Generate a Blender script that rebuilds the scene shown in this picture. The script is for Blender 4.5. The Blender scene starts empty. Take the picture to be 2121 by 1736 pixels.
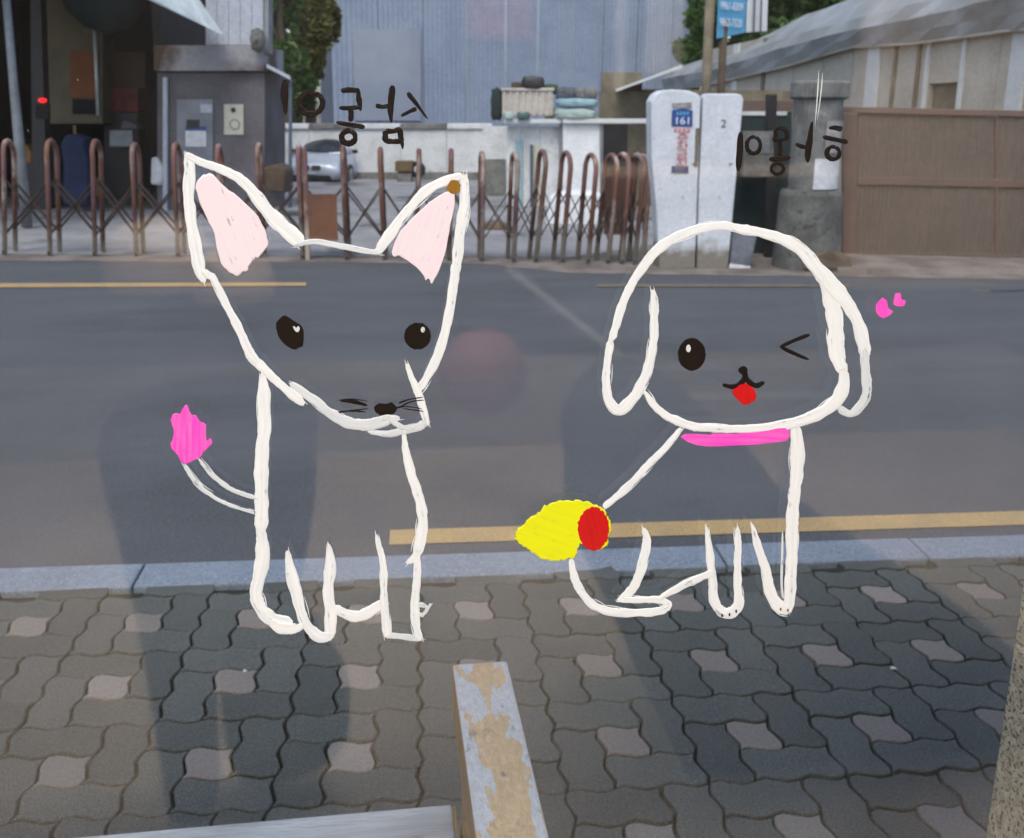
import bpy, bmesh, math, random
from mathutils import Vector, Matrix
random.seed(7)
R = math.radians
S = bpy.context.scene
COL = S.collection

# ------------------------------------------------------------------ camera, world, light
H = 1.515                     # eye height above the pavement
PITCH, YAW, ROLL = R(13.5), R(8.0), R(.6)  # looking down / turned right of the window's normal / tilt
FPX, PY = 1957.0, 713.0       # focal length and principal row for a picture 2121 wide, 1736 high (a cropped frame)
GY = 0.70                     # the window pane stands this far in front of the camera
CP, SP, CY, SY = math.cos(PITCH), math.sin(PITCH), math.cos(YAW), math.sin(YAW)

cam_d = bpy.data.cameras.new('camera')
cam_d.sensor_fit = 'HORIZONTAL'; cam_d.sensor_width = 36; cam_d.lens = 36 * FPX / 2121; cam_d.shift_y = (PY - 868) / 2121
cam_d.clip_start = 0.02; cam_d.clip_end = 1500
cam_d.dof.use_dof = True; cam_d.dof.focus_distance = 0.74; cam_d.dof.aperture_fstop = 15
cam = bpy.data.objects.new('camera', cam_d); COL.objects.link(cam)
cam.location = (0, 0, H); cam.rotation_euler = (Matrix.Rotation(-YAW, 3, 'Z') @ Matrix.Rotation(math.pi / 2 - PITCH, 3, 'X') @ Matrix.Rotation(ROLL, 3, 'Z')).to_euler()
S.camera = cam

SUN_EL, SUN_AZ = 58, 200      # degrees; azimuth clockwise from +Y
world = bpy.data.worlds.new('World'); S.world = world; world.use_nodes = True
wn = world.node_tree.nodes; wl = world.node_tree.links
wn.clear()
sky = wn.new('ShaderNodeTexSky'); sky.sky_type = 'NISHITA'; sky.sun_disc = False
sky.sun_elevation = R(SUN_EL); sky.sun_rotation = R(SUN_AZ)
sky.air_density = 1.0; sky.dust_density = 3.0; sky.ozone_density = 1.0
bg = wn.new('ShaderNodeBackground'); bg.inputs['Strength'].default_value = 0.15
wo = wn.new('ShaderNodeOutputWorld')
wl.new(sky.outputs[0], bg.inputs[0]); wl.new(bg.outputs[0], wo.inputs[0])
sun_d = bpy.data.lights.new('sun', 'SUN'); sun_d.energy = 0.8; sun_d.angle = R(22); sun_d.color = (1, .95, .88)
sun = bpy.data.objects.new('sun', sun_d); COL.objects.link(sun)
sd = Vector((math.sin(R(SUN_AZ)) * math.cos(R(SUN_EL)), math.cos(R(SUN_AZ)) * math.cos(R(SUN_EL)), math.sin(R(SUN_EL))))
sun.rotation_euler = sd.to_track_quat('Z', 'Y').to_euler(); sun.location = (0, 0, 30)
S.cycles.max_bounces = 6; S.cycles.diffuse_bounces = 2; S.cycles.glossy_bounces = 3; S.cycles.transmission_bounces = 3; S.cycles.transparent_max_bounces = 14
S.cycles.use_light_tree = False; S.cycles.adaptive_threshold = .02; S.cycles.caustics_reflective = False; S.cycles.caustics_refractive = False
S.view_settings.view_transform = 'Standard'; S.view_settings.look = 'None'
S.view_settings.exposure = 0.85; S.view_settings.gamma = 1.0

# ------------------------------------------------------------------ frames
# W frame: X along the shop window, Y out to the street.  F frame (r, f, z): turned by YAW, for the far side of the road.
def W(r, f, z): return Vector((r * CY + f * SY, -r * SY + f * CY, z))
def ang(x, y):
    x -= 1060.5; y -= PY; c, s = math.cos(ROLL), math.sin(ROLL)
    return (x * c + y * s) / FPX, (-x * s + y * c) / FPX
def at(x, y, f):                 # F-frame point seen at picture place (x, y) at forward distance f
    a, v = ang(x, y); zc = f / (CP - v * SP)
    return Vector((a * zc, f, H - zc * (SP + v * CP)))
def gnd(x, y, z):                # F-frame point on a level at height z
    a, v = ang(x, y); zc = (H - z) / (SP + v * CP)
    return Vector((a * zc, zc * (CP - v * SP), z))
def ray(x, y):                   # W-frame direction
    a, v = ang(x, y); fw = CP - v * SP; dz = -(SP + v * CP)
    return W(a, fw, dz)
def onglass(x, y, dy=0.0):       # W-frame point on the pane's room side
    d = ray(x, y); t = (GY + dy) / d.y
    return Vector((d.x * t, GY + dy, H + d.z * t))
def mirrored(x, y, yr):          # W-frame point in the room at Y = yr whose mirror image in the pane shows at (x, y)
    d = ray(x, y); t = (2 * GY - yr) / d.y
    return Vector((d.x * t, yr, H + d.z * t))

# ------------------------------------------------------------------ mesh helpers
class MB:
    def __init__(s): s.v = []; s.f = []
    def add(s, vs, fs):
        o = len(s.v); s.v += [Vector(p) for p in vs]; s.f += [tuple(i + o for i in q) for q in fs]; return s
    def box(s, lo, hi):
        x0, y0, z0 = lo; x1, y1, z1 = hi
        return s.add([(x0,y0,z0),(x1,y0,z0),(x1,y1,z0),(x0,y1,z0),(x0,y0,z1),(x1,y0,z1),(x1,y1,z1),(x0,y1,z1)],
                     [(0,3,2,1),(4,5,6,7),(0,1,5,4),(1,2,6,5),(2,3,7,6),(3,0,4,7)])
    def hexa(s, b, t):           # four bottom, four top points
        return s.add(list(b) + list(t), [(0,3,2,1),(4,5,6,7),(0,1,5,4),(1,2,6,5),(2,3,7,6),(3,0,4,7)])
    def prism(s, pts, d):        # polygon of points swept along the vector d
        n = len(pts); d = Vector(d); pts = [Vector(p) for p in pts]
        return s.add(pts + [p + d for p in pts], [tuple(range(n - 1, -1, -1)), tuple(range(n, 2 * n))] +
                     [(i, (i + 1) % n, (i + 1) % n + n, i + n) for i in range(n)])
    def tube(s, path, rad, n=8, cap=True):
        path = [Vector(p) for p in path]; rings = []
        up = None
        for i, p in enumerate(path):
            a = path[max(i - 1, 0)]; b = path[min(i + 1, len(path) - 1)]
            t = (b - a).normalized()
            if up is None: up = Vector((0, 0, 1)) if abs(t.z) < .9 else Vector((1, 0, 0))
            u = t.cross(up).normalized(); w = u.cross(t).normalized(); up = w
            rr = rad[i] if isinstance(rad, (list, tuple)) else rad
            rings.append([p + (u * math.cos(k * 2 * math.pi / n) + w * math.sin(k * 2 * math.pi / n)) * rr for k in range(n)])
        o = len(s.v)
        for q in rings: s.v += q
        for i in range(len(rings) - 1):
            for k in range(n):
                s.f.append((o+i*n+k, o+i*n+(k+1)%n, o+(i+1)*n+(k+1)%n, o+(i+1)*n+k))
        if cap:
            s.f.append(tuple(o + k for k in range(n - 1, -1, -1)))
            s.f.append(tuple(o + (len(rings)-1)*n + k for k in range(n)))
        return s
    def lathe(s, c, prof, n=24, sx=1.0, sy=1.0):   # prof: (radius, z) from bottom to top
        c = Vector(c); o = len(s.v)
        for r, z in prof:
            s.v += [c + Vector((r * sx * math.cos(k*2*math.pi/n), r * sy * math.sin(k*2*math.pi/n), z)) for k in range(n)]
        for i in range(len(prof) - 1):
            for k in range(n):
                s.f.append((o+i*n+k, o+i*n+(k+1)%n, o+(i+1)*n+(k+1)%n, o+(i+1)*n+k))
        s.f.append(tuple(o + k for k in range(n - 1, -1, -1)))
        s.f.append(tuple(o + (len(prof)-1)*n + k for k in range(n)))
        return s
    def bar(s, a, b, w, t, up=(0, 0, 1)):          # rectangular bar from a to b
        a = Vector(a); b = Vector(b); d = (b - a).normalized(); up = Vector(up)
        u = d.cross(up).normalized() * w / 2; q = u.cross(d).normalized() * t / 2
        return s.hexa([a-u-q, a+u-q, a+u+q, a-u+q], [b-u-q, b+u-q, b+u+q, b-u+q])
    def mesh(s, name, base=(0, 0, 0)):
        b = Vector(base); me = bpy.data.meshes.new(name)
        me.from_pydata([tuple(p - b) for p in s.v], [], s.f); me.update()
        bm = bmesh.new(); bm.from_mesh(me); bmesh.ops.recalc_face_normals(bm, faces=bm.faces); bm.to_mesh(me); bm.free()
        return me

def link(name, data): o = bpy.data.objects.new(name, data); COL.objects.link(o); return o
def tag(o, label=None, cat=None, group=None, kind=None):
    for k, v in (('label', label), ('category', cat), ('group', group), ('kind', kind)):
        if v: o[k] = v
    return o
def finish(o, mat, bev=0, smooth=False, seg=2):
    if mat: o.data.materials.append(mat)
    if smooth: o.data.polygons.foreach_set('use_smooth', [True] * len(o.data.polygons))
    if bev:
        m = o.modifiers.new('bevel', 'BEVEL'); m.width = bev; m.segments = seg; m.limit_method = 'ANGLE'; m.angle_limit = R(35)
    return o
class Thing:                     # an Empty at the thing's base that parents its parts
    def __init__(s, name, label, cat, base=(0, 0, 0), frame='F', group=None):
        s.base = Vector(base); s.e = link(name, None); s.e.empty_display_size = .1
        if frame == 'F': s.e.location = W(*s.base); s.e.rotation_euler = (0, 0, -YAW)
        else: s.e.location = s.base
        tag(s.e, label, cat, group)
    def part(s, name, mb, mat, bev=0, smooth=False, parent=None, label=None, seg=2):
        o = link(name, mb.mesh(name, s.base)); o.parent = parent or s.e
        if label: o['label'] = label
        return finish(o, mat, bev, smooth, seg)
def solo(name, mb, mat, label, cat, base=(0, 0, 0), frame='F', bev=0, smooth=False, group=None, kind=None):
    o = link(name, mb.mesh(name, base))
    b = Vector(base)
    if frame == 'F': o.location = W(*b); o.rotation_euler = (0, 0, -YAW)
    else: o.location = b
    tag(o, label, cat, group, kind)
    return finish(o, mat, bev, smooth)
def struct(name, mb, mat, frame='F', bev=0):
    o = solo(name, mb, mat, None, None, (0, 0, 0), frame, bev); o['kind'] = 'structure'; return o
def text_mesh(name, body, size, mat, loc, rot, parent, thick=.002, align='CENTER', sx=1.0):
    cu = bpy.data.curves.new(name, 'FONT'); cu.body = body; cu.size = size; cu.extrude = thick; cu.align_x = align; cu.align_y = 'CENTER'
    cu.resolution_u = 3
    t = bpy.data.objects.new(name + '_tmp', cu); COL.objects.link(t)
    bpy.context.view_layer.update()
    me = bpy.data.meshes.new_from_object(t.evaluated_get(bpy.context.evaluated_depsgraph_get()))
    bpy.data.objects.remove(t); bpy.data.curves.remove(cu)
    me.name = name; me.materials.clear()
    o = link(name, me); o.parent = parent; o.location = loc; o.rotation_euler = rot; o.scale = (sx, 1, 1)
    me.materials.append(mat); return o

# ------------------------------------------------------------------ materials
def mat(name, col, rough=.7, col2=None, scale=4, thr=(.4, .62), bump=.15, bscale=60, metal=0, spec=.5, speck=None, speck_s=300,
        stretch=None, rnd=0, emit=None, trans=0, coord='Object', third=None, third_s=1.5, third_thr=(.55, .62), low=None, ribs=0, strip=None):
    m = bpy.data.materials.new(name); m.use_nodes = True; n = m.node_tree.nodes; l = m.node_tree.links
    b = n['Principled BSDF']; b.inputs['Roughness'].default_value = rough; b.inputs['Metallic'].default_value = metal
    b.inputs['Specular IOR Level'].default_value = spec
    tc = n.new('ShaderNodeTexCoord'); vec = tc.outputs[coord]
    if stretch:
        mp = n.new('ShaderNodeMapping'); mp.inputs['Scale'].default_value = stretch; l.new(vec, mp.inputs[0]); vec = mp.outputs[0]
    def noise(sc, det=4, ro=.6):
        q = n.new('ShaderNodeTexNoise'); q.inputs['Scale'].default_value = sc; q.inputs['Detail'].default_value = det
        q.inputs['Roughness'].default_value = ro; l.new(vec, q.inputs['Vector']); return q
    def ramp(src, a, bb):
        q = n.new('ShaderNodeMapRange'); q.inputs['From Min'].default_value = a; q.inputs['From Max'].default_value = bb
        q.clamp = True; l.new(src, q.inputs['Value']); return q.outputs[0]
    def mix(fac, A, B, mode='MIX'):
        q = n.new('ShaderNodeMix'); q.data_type = 'RGBA'; q.blend_type = mode
        if isinstance(fac, (int, float)): q.inputs['Factor'].default_value = fac
        else: l.new(fac, q.inputs['Factor'])
        for s_, i in ((A, 'A'), (B, 'B')):
            k = [x for x in q.inputs if x.name == i and x.type == 'RGBA'][0]
            if isinstance(s_, (tuple, list)): k.default_value = (*s_[:3], 1)
            else: l.new(s_, k)
        return [x for x in q.outputs if x.type == 'RGBA'][0]
    c = col
    if col2 is not None:
        nf = noise(scale).outputs[0]
        if strip:                    # wear strongest along the middle of the piece
            sx = n.new('ShaderNodeSeparateXYZ'); l.new(tc.outputs[coord], sx.inputs[0])
            s1 = n.new('ShaderNodeMath'); s1.operation = 'SUBTRACT'; s1.inputs[1].default_value = strip[0]; l.new(sx.outputs['X'], s1.inputs[0])
            s2 = n.new('ShaderNodeMath'); s2.operation = 'ABSOLUTE'; l.new(s1.outputs[0], s2.inputs[0])
            s3 = n.new('ShaderNodeMath'); s3.operation = 'MULTIPLY_ADD'; s3.inputs[1].default_value = -strip[1]; l.new(s2.outputs[0], s3.inputs[0]); l.new(nf, s3.inputs[2]); nf = s3.outputs[0]
        c = mix(ramp(nf, *thr), col, col2)
    if third is not None: c = mix(ramp(noise(third_s, 5, .7).outputs[0], *third_thr), c, third)
    if low is not None:              # old paint left on the lower part
        sx = n.new('ShaderNodeSeparateXYZ'); l.new(tc.outputs[coord], sx.inputs[0])
        ad = n.new('ShaderNodeMath'); ad.operation = 'MULTIPLY_ADD'; ad.inputs[1].default_value = 1.2; l.new(noise(2.2, 3).outputs[0], ad.inputs[0]); l.new(sx.outputs['Z'], ad.inputs[2])
        c = mix(ramp(ad.outputs[0], low[1] + .22, low[1]), c, low[0])
    if speck is not None: c = mix(ramp(noise(speck_s, 1, .5).outputs[0], .56, .62), c, speck)
    # fine mottling on every surface
    fine = noise(bscale * .6, 2, .7)
    g = n.new('ShaderNodeMapRange'); g.inputs['From Min'].default_value = .25; g.inputs['From Max'].default_value = .75
    g.inputs['To Min'].default_value = .82; g.inputs['To Max'].default_value = 1.15; l.new(fine.outputs[0], g.inputs['Value'])
    cc = n.new('ShaderNodeCombineColor')
    for k in range(3): l.new(g.outputs[0], cc.inputs[k])
    c = mix(1.0, c, cc.outputs[0], 'MULTIPLY')
    if rnd:
        oi = n.new('ShaderNodeObjectInfo'); hs = n.new('ShaderNodeHueSaturation')
        q = n.new('ShaderNodeMapRange'); q.inputs['To Min'].default_value = 1 - rnd; q.inputs['To Max'].default_value = 1 + rnd
        l.new(oi.outputs['Random'], q.inputs['Value']); l.new(q.outputs[0], hs.inputs['Value']); l.new(c, hs.inputs['Color']); c = hs.outputs[0]
    l.new(c, b.inputs['Base Color'])
    if ribs:
        wv_ = n.new('ShaderNodeTexWave'); wv_.wave_profile = 'SIN'; wv_.inputs['Scale'].default_value = ribs; l.new(tc.outputs[coord], wv_.inputs['Vector'])
        br = n.new('ShaderNodeBump'); br.inputs['Strength'].default_value = .8; br.inputs['Distance'].default_value = .012; l.new(wv_.outputs['Fac'], br.inputs['Height']); l.new(br.outputs[0], b.inputs['Normal'])
    elif bump:
        bn = noise(bscale, 2, .65); bp = n.new('ShaderNodeBump'); bp.inputs['Strength'].default_value = bump; bp.inputs['Distance'].default_value = .01
        l.new(bn.outputs[0], bp.inputs['Height']); l.new(bp.outputs[0], b.inputs['Normal'])
    if emit: b.inputs['Emission Color'].default_value = (*emit[0], 1); b.inputs['Emission Strength'].default_value = emit[1]
    if trans:
        tr = n.new('ShaderNodeBsdfTranslucent'); l.new(c, tr.inputs[0]); ms = n.new('ShaderNodeMixShader'); ms.inputs[0].default_value = trans
        l.new(b.outputs[0], ms.inputs[1]); l.new(tr.outputs[0], ms.inputs[2]); l.new(ms.outputs[0], n['Material Output'].inputs[0])
    return m
def paint_mat(name, col, col2=None, streak=.5, gaps=.0, rough=.35):     # brushed poster paint; UV: along, across the stroke
    m = bpy.data.materials.new(name); m.use_nodes = True; n = m.node_tree.nodes; l = m.node_tree.links
    b = n['Principled BSDF']; b.inputs['Roughness'].default_value = rough; b.inputs['Specular IOR Level'].default_value = .5 if sum(col) > .3 else .18
    uv = n.new('ShaderNodeUVMap'); mp = n.new('ShaderNodeMapping'); mp.inputs['Scale'].default_value = (28, 420, 1)
    l.new(uv.outputs[0], mp.inputs[0])
    ns = n.new('ShaderNodeTexNoise'); ns.inputs['Scale'].default_value = 1; ns.inputs['Detail'].default_value = 3; l.new(mp.outputs[0], ns.inputs['Vector'])
    n2 = n.new('ShaderNodeTexNoise'); n2.inputs['Scale'].default_value = 120; n2.inputs['Detail'].default_value = 4; l.new(uv.outputs[0], n2.inputs['Vector'])
    r1 = n.new('ShaderNodeMapRange'); r1.inputs['From Min'].default_value = .38; r1.inputs['From Max'].default_value = .72; l.new(ns.outputs[0], r1.inputs['Value'])
    mx = n.new('ShaderNodeMix'); mx.data_type = 'RGBA'
    mu = n.new('ShaderNodeMath'); mu.operation = 'MULTIPLY'; mu.inputs[1].default_value = streak; l.new(r1.outputs[0], mu.inputs[0])
    l.new(mu.outputs[0], mx.inputs[0]); mx.inputs[6].default_value = (*col, 1); mx.inputs[7].default_value = (*(col2 or tuple(c * .8 for c in col)), 1)
    l.new(mx.outputs[2], b.inputs['Base Color'])
    bp = n.new('ShaderNodeBump'); bp.inputs['Strength'].default_value = .2; bp.inputs['Distance'].default_value = .0012
    l.new(ns.outputs[0], bp.inputs['Height']); l.new(bp.outputs[0], b.inputs['Normal'])
    tl = n.new('ShaderNodeBsdfTranslucent'); l.new(mx.outputs[2], tl.inputs[0])
    m1 = n.new('ShaderNodeMixShader'); m1.inputs[0].default_value = .22; l.new(b.outputs[0], m1.inputs[1]); l.new(tl.outputs[0], m1.inputs[2])
    out = m1.outputs[0]
    if gaps:                                                             # thin dry-brush places where the pane shows through
        ad = n.new('ShaderNodeMath'); ad.operation = 'MULTIPLY'; l.new(ns.outputs[0], ad.inputs[0]); l.new(n2.outputs[0], ad.inputs[1])
        r2 = n.new('ShaderNodeMapRange'); r2.inputs['From Min'].default_value = .355; r2.inputs['From Max'].default_value = .45; r2.inputs['To Max'].default_value = gaps
        l.new(ad.outputs[0], r2.inputs['Value'])
        tp = n.new('ShaderNodeBsdfTransparent'); m2 = n.new('ShaderNodeMixShader'); l.new(r2.outputs[0], m2.inputs[0]); l.new(out, m2.inputs[1]); l.new(tp.outputs[0], m2.inputs[2]); out = m2.outputs[0]
    l.new(out, n['Material Output'].inputs[0])
    return m
def glass_mat(name, fac=.05, dust=.003):
    m = bpy.data.materials.new(name); m.use_nodes = True; n = m.node_tree.nodes; l = m.node_tree.links
    n.remove(n['Principled BSDF'])
    tp = n.new('ShaderNodeBsdfTransparent'); tp.inputs[0].default_value = (.96, .975, .97, 1)
    gl = n.new('ShaderNodeBsdfGlossy'); gl.inputs['Roughness'].default_value = 0.04
    lw = n.new('ShaderNodeLayerWeight'); lw.inputs[0].default_value = .5
    pw = n.new('ShaderNodeMath'); pw.operation = 'POWER'; pw.inputs[1].default_value = 5; l.new(lw.outputs['Facing'], pw.inputs[0])
    ad = n.new('ShaderNodeMath'); ad.operation = 'MULTIPLY_ADD'; ad.inputs[1].default_value = .9; ad.inputs[2].default_value = fac; l.new(pw.outputs[0], ad.inputs[0])
    mx = n.new('ShaderNodeMixShader'); l.new(ad.outputs[0], mx.inputs[0]); l.new(tp.outputs[0], mx.inputs[1]); l.new(gl.outputs[0], mx.inputs[2])
    out = mx.outputs[0]
    if dust:
        tc = n.new('ShaderNodeTexCoord'); mp = n.new('ShaderNodeMapping'); mp.inputs['Scale'].default_value = (6, 1, 2.2); mp.inputs['Rotation'].default_value = (0, .5, 0)
        l.new(tc.outputs['Object'], mp.inputs[0])
        ns = n.new('ShaderNodeTexNoise'); ns.inputs['Scale'].default_value = 2.5; ns.inputs['Detail'].default_value = 3; l.new(mp.outputs[0], ns.inputs['Vector'])
        sp = n.new('ShaderNodeTexNoise'); sp.inputs['Scale'].default_value = 420; sp.inputs['Detail'].default_value = 1; l.new(tc.outputs['Object'], sp.inputs['Vector'])
        r1 = n.new('ShaderNodeMapRange'); r1.inputs['From Min'].default_value = .35; r1.inputs['From Max'].default_value = .75; r1.inputs['To Max'].default_value = dust * 2; l.new(ns.outputs[0], r1.inputs['Value'])
        r2 = n.new('ShaderNodeMapRange'); r2.inputs['From Min'].default_value = .79; r2.inputs['From Max'].default_value = .82; r2.inputs['To Max'].default_value = .2; l.new(sp.outputs[0], r2.inputs['Value'])
        a2 = n.new('ShaderNodeMath'); a2.operation = 'ADD'; l.new(r1.outputs[0], a2.inputs[0]); l.new(r2.outputs[0], a2.inputs[1])
        df = n.new('ShaderNodeBsdfDiffuse'); df.inputs[0].default_value = (.8, .8, .78, 1)
        m2 = n.new('ShaderNodeMixShader'); l.new(a2.outputs[0], m2.inputs[0]); l.new(out, m2.inputs[1]); l.new(df.outputs[0], m2.inputs[2]); out = m2.outputs[0]
    l.new(out, n['Material Output'].inputs[0]); return m

M = {}
M['asphalt'] = mat('asphalt', (.06, .066, .076), .9, (.082, .087, .098), .9, (.35, .68), .7, 140, speck=(.115, .12, .13), speck_s=150, third=(.05, .053, .059), third_s=.55, third_thr=(.5, .66), stretch=(.6, 1.6, 1))
M['yard'] = mat('yard_concrete', (.27, .27, .28), .9, (.19, .19, .2), 1.2, (.4, .65), .3, 50, third=(.1, .1, .11), third_s=.35, third_thr=(.55, .6))
M['verge'] = mat('verge_dirt', (.2, .18, .16), .95, (.11, .09, .08), 2.5, (.38, .62), .5, 60)
M['bed'] = mat('joint_sand', (.02, .02, .015), .95, (.022, .034, .012), 6, (.5, .6), .4, 80)
M['paver'] = mat('paver_grey', (.056, .065, .06), .92, (.082, .085, .078), 5, (.35, .7), .6, 160, rnd=.16, speck=(.17, .17, .165), speck_s=330, third=(.045, .048, .052), third_s=4.5, third_thr=(.58, .68))
M['paver_pink'] = mat('paver_pink', (.2, .172, .152), .92, (.165, .148, .135), 6, (.35, .7), .5, 160, rnd=.14, speck=(.28, .26, .25), speck_s=330)
M['kerb'] = mat('kerb_granite', (.17, .21, .27), .85, (.135, .17, .225), 3, (.35, .65), .25, 90, speck=(.3, .32, .35), speck_s=250)
M['yellow'] = mat('road_paint_yellow', (.43, .29, .12), .8, (.34, .24, .12), 5, (.4, .7), .3, 120, speck=(.2, .16, .1), speck_s=140)
M['granite'] = mat('speckled_granite', (.5, .44, .34), .55, (.38, .33, .25), 60, (.45, .55), .15, 120, speck=(.1, .08, .06), speck_s=190, third=(.24, .2, .15), third_s=110, third_thr=(.56, .62))
M['wood_grey'] = mat('weathered_wood', (.46, .475, .51), .85, (.5, .36, .22), 9, (.335, .355), .5, 90, stretch=(2.2, 1, 1), third=(.22, .2, .19), third_s=22, third_thr=(.6, .7), strip=(.052, 5.5))
M['wood_grey2'] = mat('weathered_plank', (.5, .52, .55), .85, (.3, .3, .31), 9, (.42, .66), .6, 60, stretch=(.5, 3.5, 1), third=(.3, .2, .12), third_s=5, third_thr=(.6, .68))
M['wood_side'] = mat('raw_wood', (.3, .19, .09), .85, (.22, .13, .06), 6, (.4, .6), .3, 50)
M['white_wall'] = mat('white_wall', (.64, .66, .67), .85, (.5, .51, .5), 2.2, (.45, .7), .25, 30, third=(.3, .29, .26), third_s=1.4, third_thr=(.64, .76))
M['white_post'] = mat('white_painted_concrete', (.6, .63, .68), .75, (.5, .53, .58), 3, (.45, .7), .2, 40, third=(.17, .15, .13), third_s=11, third_thr=(.645, .68), low=((.2, .18, .15), .72))
M['blue_wall'] = mat('blue_grey_sheet', (.22, .27, .36), .6, (.19, .235, .32), 1, (.4, .65), .1, 20)
M['blue_dark'] = mat('dark_blue_sheet', (.06, .08, .12), .7, (.08, .1, .14), 1, bump=.1)
M['booth'] = mat('booth_grey', (.115, .108, .125), .8, (.08, .072, .08), 1.2, (.42, .65), .2, 30)
M['booth_white'] = mat('booth_white', (.4, .43, .5), .7, (.33, .36, .42), 1.5, (.45, .7), .1, 30)
M['band'] = mat('dirty_band', (.26, .26, .29), .8, (.07, .042, .032), .8, (.42, .55), .2, 30)
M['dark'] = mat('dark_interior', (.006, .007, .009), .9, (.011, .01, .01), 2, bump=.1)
M['cream'] = mat('cream_panel', (.16, .13, .08), .8, (.12, .1, .06), 2, bump=.1)
M['orange_brown'] = mat('orange_brown', (.24, .075, .02), .7, (.18, .055, .015), 3, bump=.1)
M['red_dark'] = mat('dark_red', (.2, .015, .015), .7, (.08, .01, .01), 3, bump=.1)
M['green_dark'] = mat('dark_green_cloth', (.01, .022, .024), .9, (.016, .03, .03), 6, bump=.2)
M['blue_cloth'] = mat('blue_cloth', (.006, .02, .075), .8, (.004, .012, .045), 6, bump=.3, bscale=20)
M['pole'] = mat('grey_steel_pole', (.26, .28, .3), .5, (.18, .19, .2), 3, metal=.4, bump=.1)
M['awning'] = mat('awning_sheet', (.68, .74, .74), .6, (.45, .5, .5), 2, bump=.1)
M['paper'] = mat('paper', (.5, .49, .4), .8, (.44, .43, .36), 4, bump=.05)
M['paper_white'] = mat('white_paper', (.62, .64, .66), .8, (.5, .52, .55), 6, bump=.05)
M['black'] = mat('black_plastic', (.012, .012, .014), .5, (.02, .02, .022), 5, bump=.2, bscale=12)
M['rust'] = mat('rusty_pipe', (.33, .26, .22), .7, (.15, .065, .042), 3.2, (.4, .5), .35, 60, third=(.15, .07, .075), third_s=5, third_thr=(.5, .58), rnd=.2, stretch=(1, 1, .5), low=((.36, .31, .25), .78))
M['rust_dark'] = mat('rusty_bar', (.03, .019, .016), .8, (.06, .032, .022), 5, (.45, .62), .3, 60, rnd=.3)
M['rust_plate'] = mat('rusty_plate', (.16, .068, .035), .85, (.11, .05, .03), 2.5, (.4, .6), .2, 30)
M['sign_blue'] = mat('sign_blue', (.02, .055, .22), .45, (.03, .07, .25), 8, bump=.05)
M['sign_cyan'] = mat('sign_cyan', (.07, .3, .52), .5, (.1, .33, .55), 3, bump=.05)
M['sign_white'] = mat('sign_white', (.75, .77, .78), .6, (.68, .7, .72), 4, bump=.05)
M['red_paint'] = mat('red_paint', (.5, .08, .08), .7, (.55, .25, .25), 12, bump=.05)
M['letter_white'] = mat('letter_white', (.7, .74, .8), .6, bump=0)
M['brown_gate'] = mat('brown_gate_sheet', (.118, .092, .075), .55, (.095, .077, .064), 1.5, (.4, .65), .1, 30, third=(.17, .14, .115), third_s=5, third_thr=(.66, .8), ribs=6)
M['brown_rail'] = mat('brown_gate_rail', (.13, .08, .066), .6, (.105, .07, .057), 3, bump=.15)
M['panel_cream'] = mat('cream_wall_panel', (.47, .43, .36), .8, (.38, .35, .29), 1.5, (.4, .65), .15, 30)
M['panel_white'] = mat('white_batten', (.62, .64, .64), .7, (.54, .56, .56), 2, bump=.1)
M['tarp'] = mat('grey_vinyl_sheet', (.5, .53, .55), .35, (.36, .38, .38), 1.2, (.4, .62), .2, 8, trans=.35)
M['concrete'] = mat('old_concrete', (.2, .2, .19), .9, (.11, .11, .105), 3.5, (.4, .62), .4, 40, third=(.28, .28, .26), third_s=9, third_thr=(.6, .7))
M['concrete_dark'] = mat('dark_concrete', (.085, .084, .08), .95, (.15, .15, .14), 3, (.4, .65), .5, 40, third=(.06, .06, .055), third_s=8)
M['rock'] = mat('brown_stone', (.14, .1, .06), .9, (.08, .06, .042), 4, (.4, .6), .6, 30)
M['silver'] = mat('silver_car_paint', (.46, .5, .58), .28, (.42, .46, .54), 3, metal=.25, bump=.0)
M['car_glass'] = mat('car_glass', (.025, .03, .042), .12, bump=0, spec=.5)
M['tyre'] = mat('tyre_rubber', (.025, .026, .028), .85, (.04, .04, .042), 8, bump=.3)
M['rim'] = mat('wheel_rim', (.4, .41, .43), .4, metal=.7, bump=0)
M['lamp_glass'] = mat('headlamp_glass', (.35, .38, .42), .15, bump=0)
M['tarp_blue'] = mat('pale_blue_tarp', (.2, .34, .4), .7, (.27, .4, .43), 4, bump=.5, bscale=10)
M['tarp_green'] = mat('pale_green_foam', (.3, .4, .38), .8, (.38, .46, .43), 5, bump=.3)
M['crate'] = mat('cream_crate', (.52, .48, .43), .8, (.42, .38, .35), 5, bump=.2)
M['teal'] = mat('teal_glass_jar', (.04, .09, .09), .25, (.06, .12, .12), 4, bump=0)
M['box_brown'] = mat('brown_box', (.16, .11, .05), .85, (.11, .08, .04), 5, bump=.3)
M['beige_shed'] = mat('beige_shed', (.2, .17, .12), .85, (.13, .11, .075), 2, (.4, .6), .2, 30)
M['bark'] = mat('bark', (.09, .065, .045), .95, (.06, .045, .03), 9, bump=.6)
M['leaf'] = mat('leaf_green', (.05, .12, .025), .6, (.1, .17, .04), 3, rnd=.2, bump=0, trans=.35)
M['leaf_olive'] = mat('leaf_olive', (.2, .19, .045), .6, (.11, .13, .03), 2.5, rnd=.2, bump=0, trans=.35)
M['paint_white'] = paint_mat('white_poster_paint', (.85, .86, .85), (.66, .7, .73), .8, .7)
M['paint_thin'] = paint_mat('thin_white_paint', (.7, .73, .74), (.5, .55, .59), .6, .9)
M['paint_cream'] = paint_mat('cream_poster_paint', (.85, .86, .85), (.72, .75, .77), .8, .45)
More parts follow.
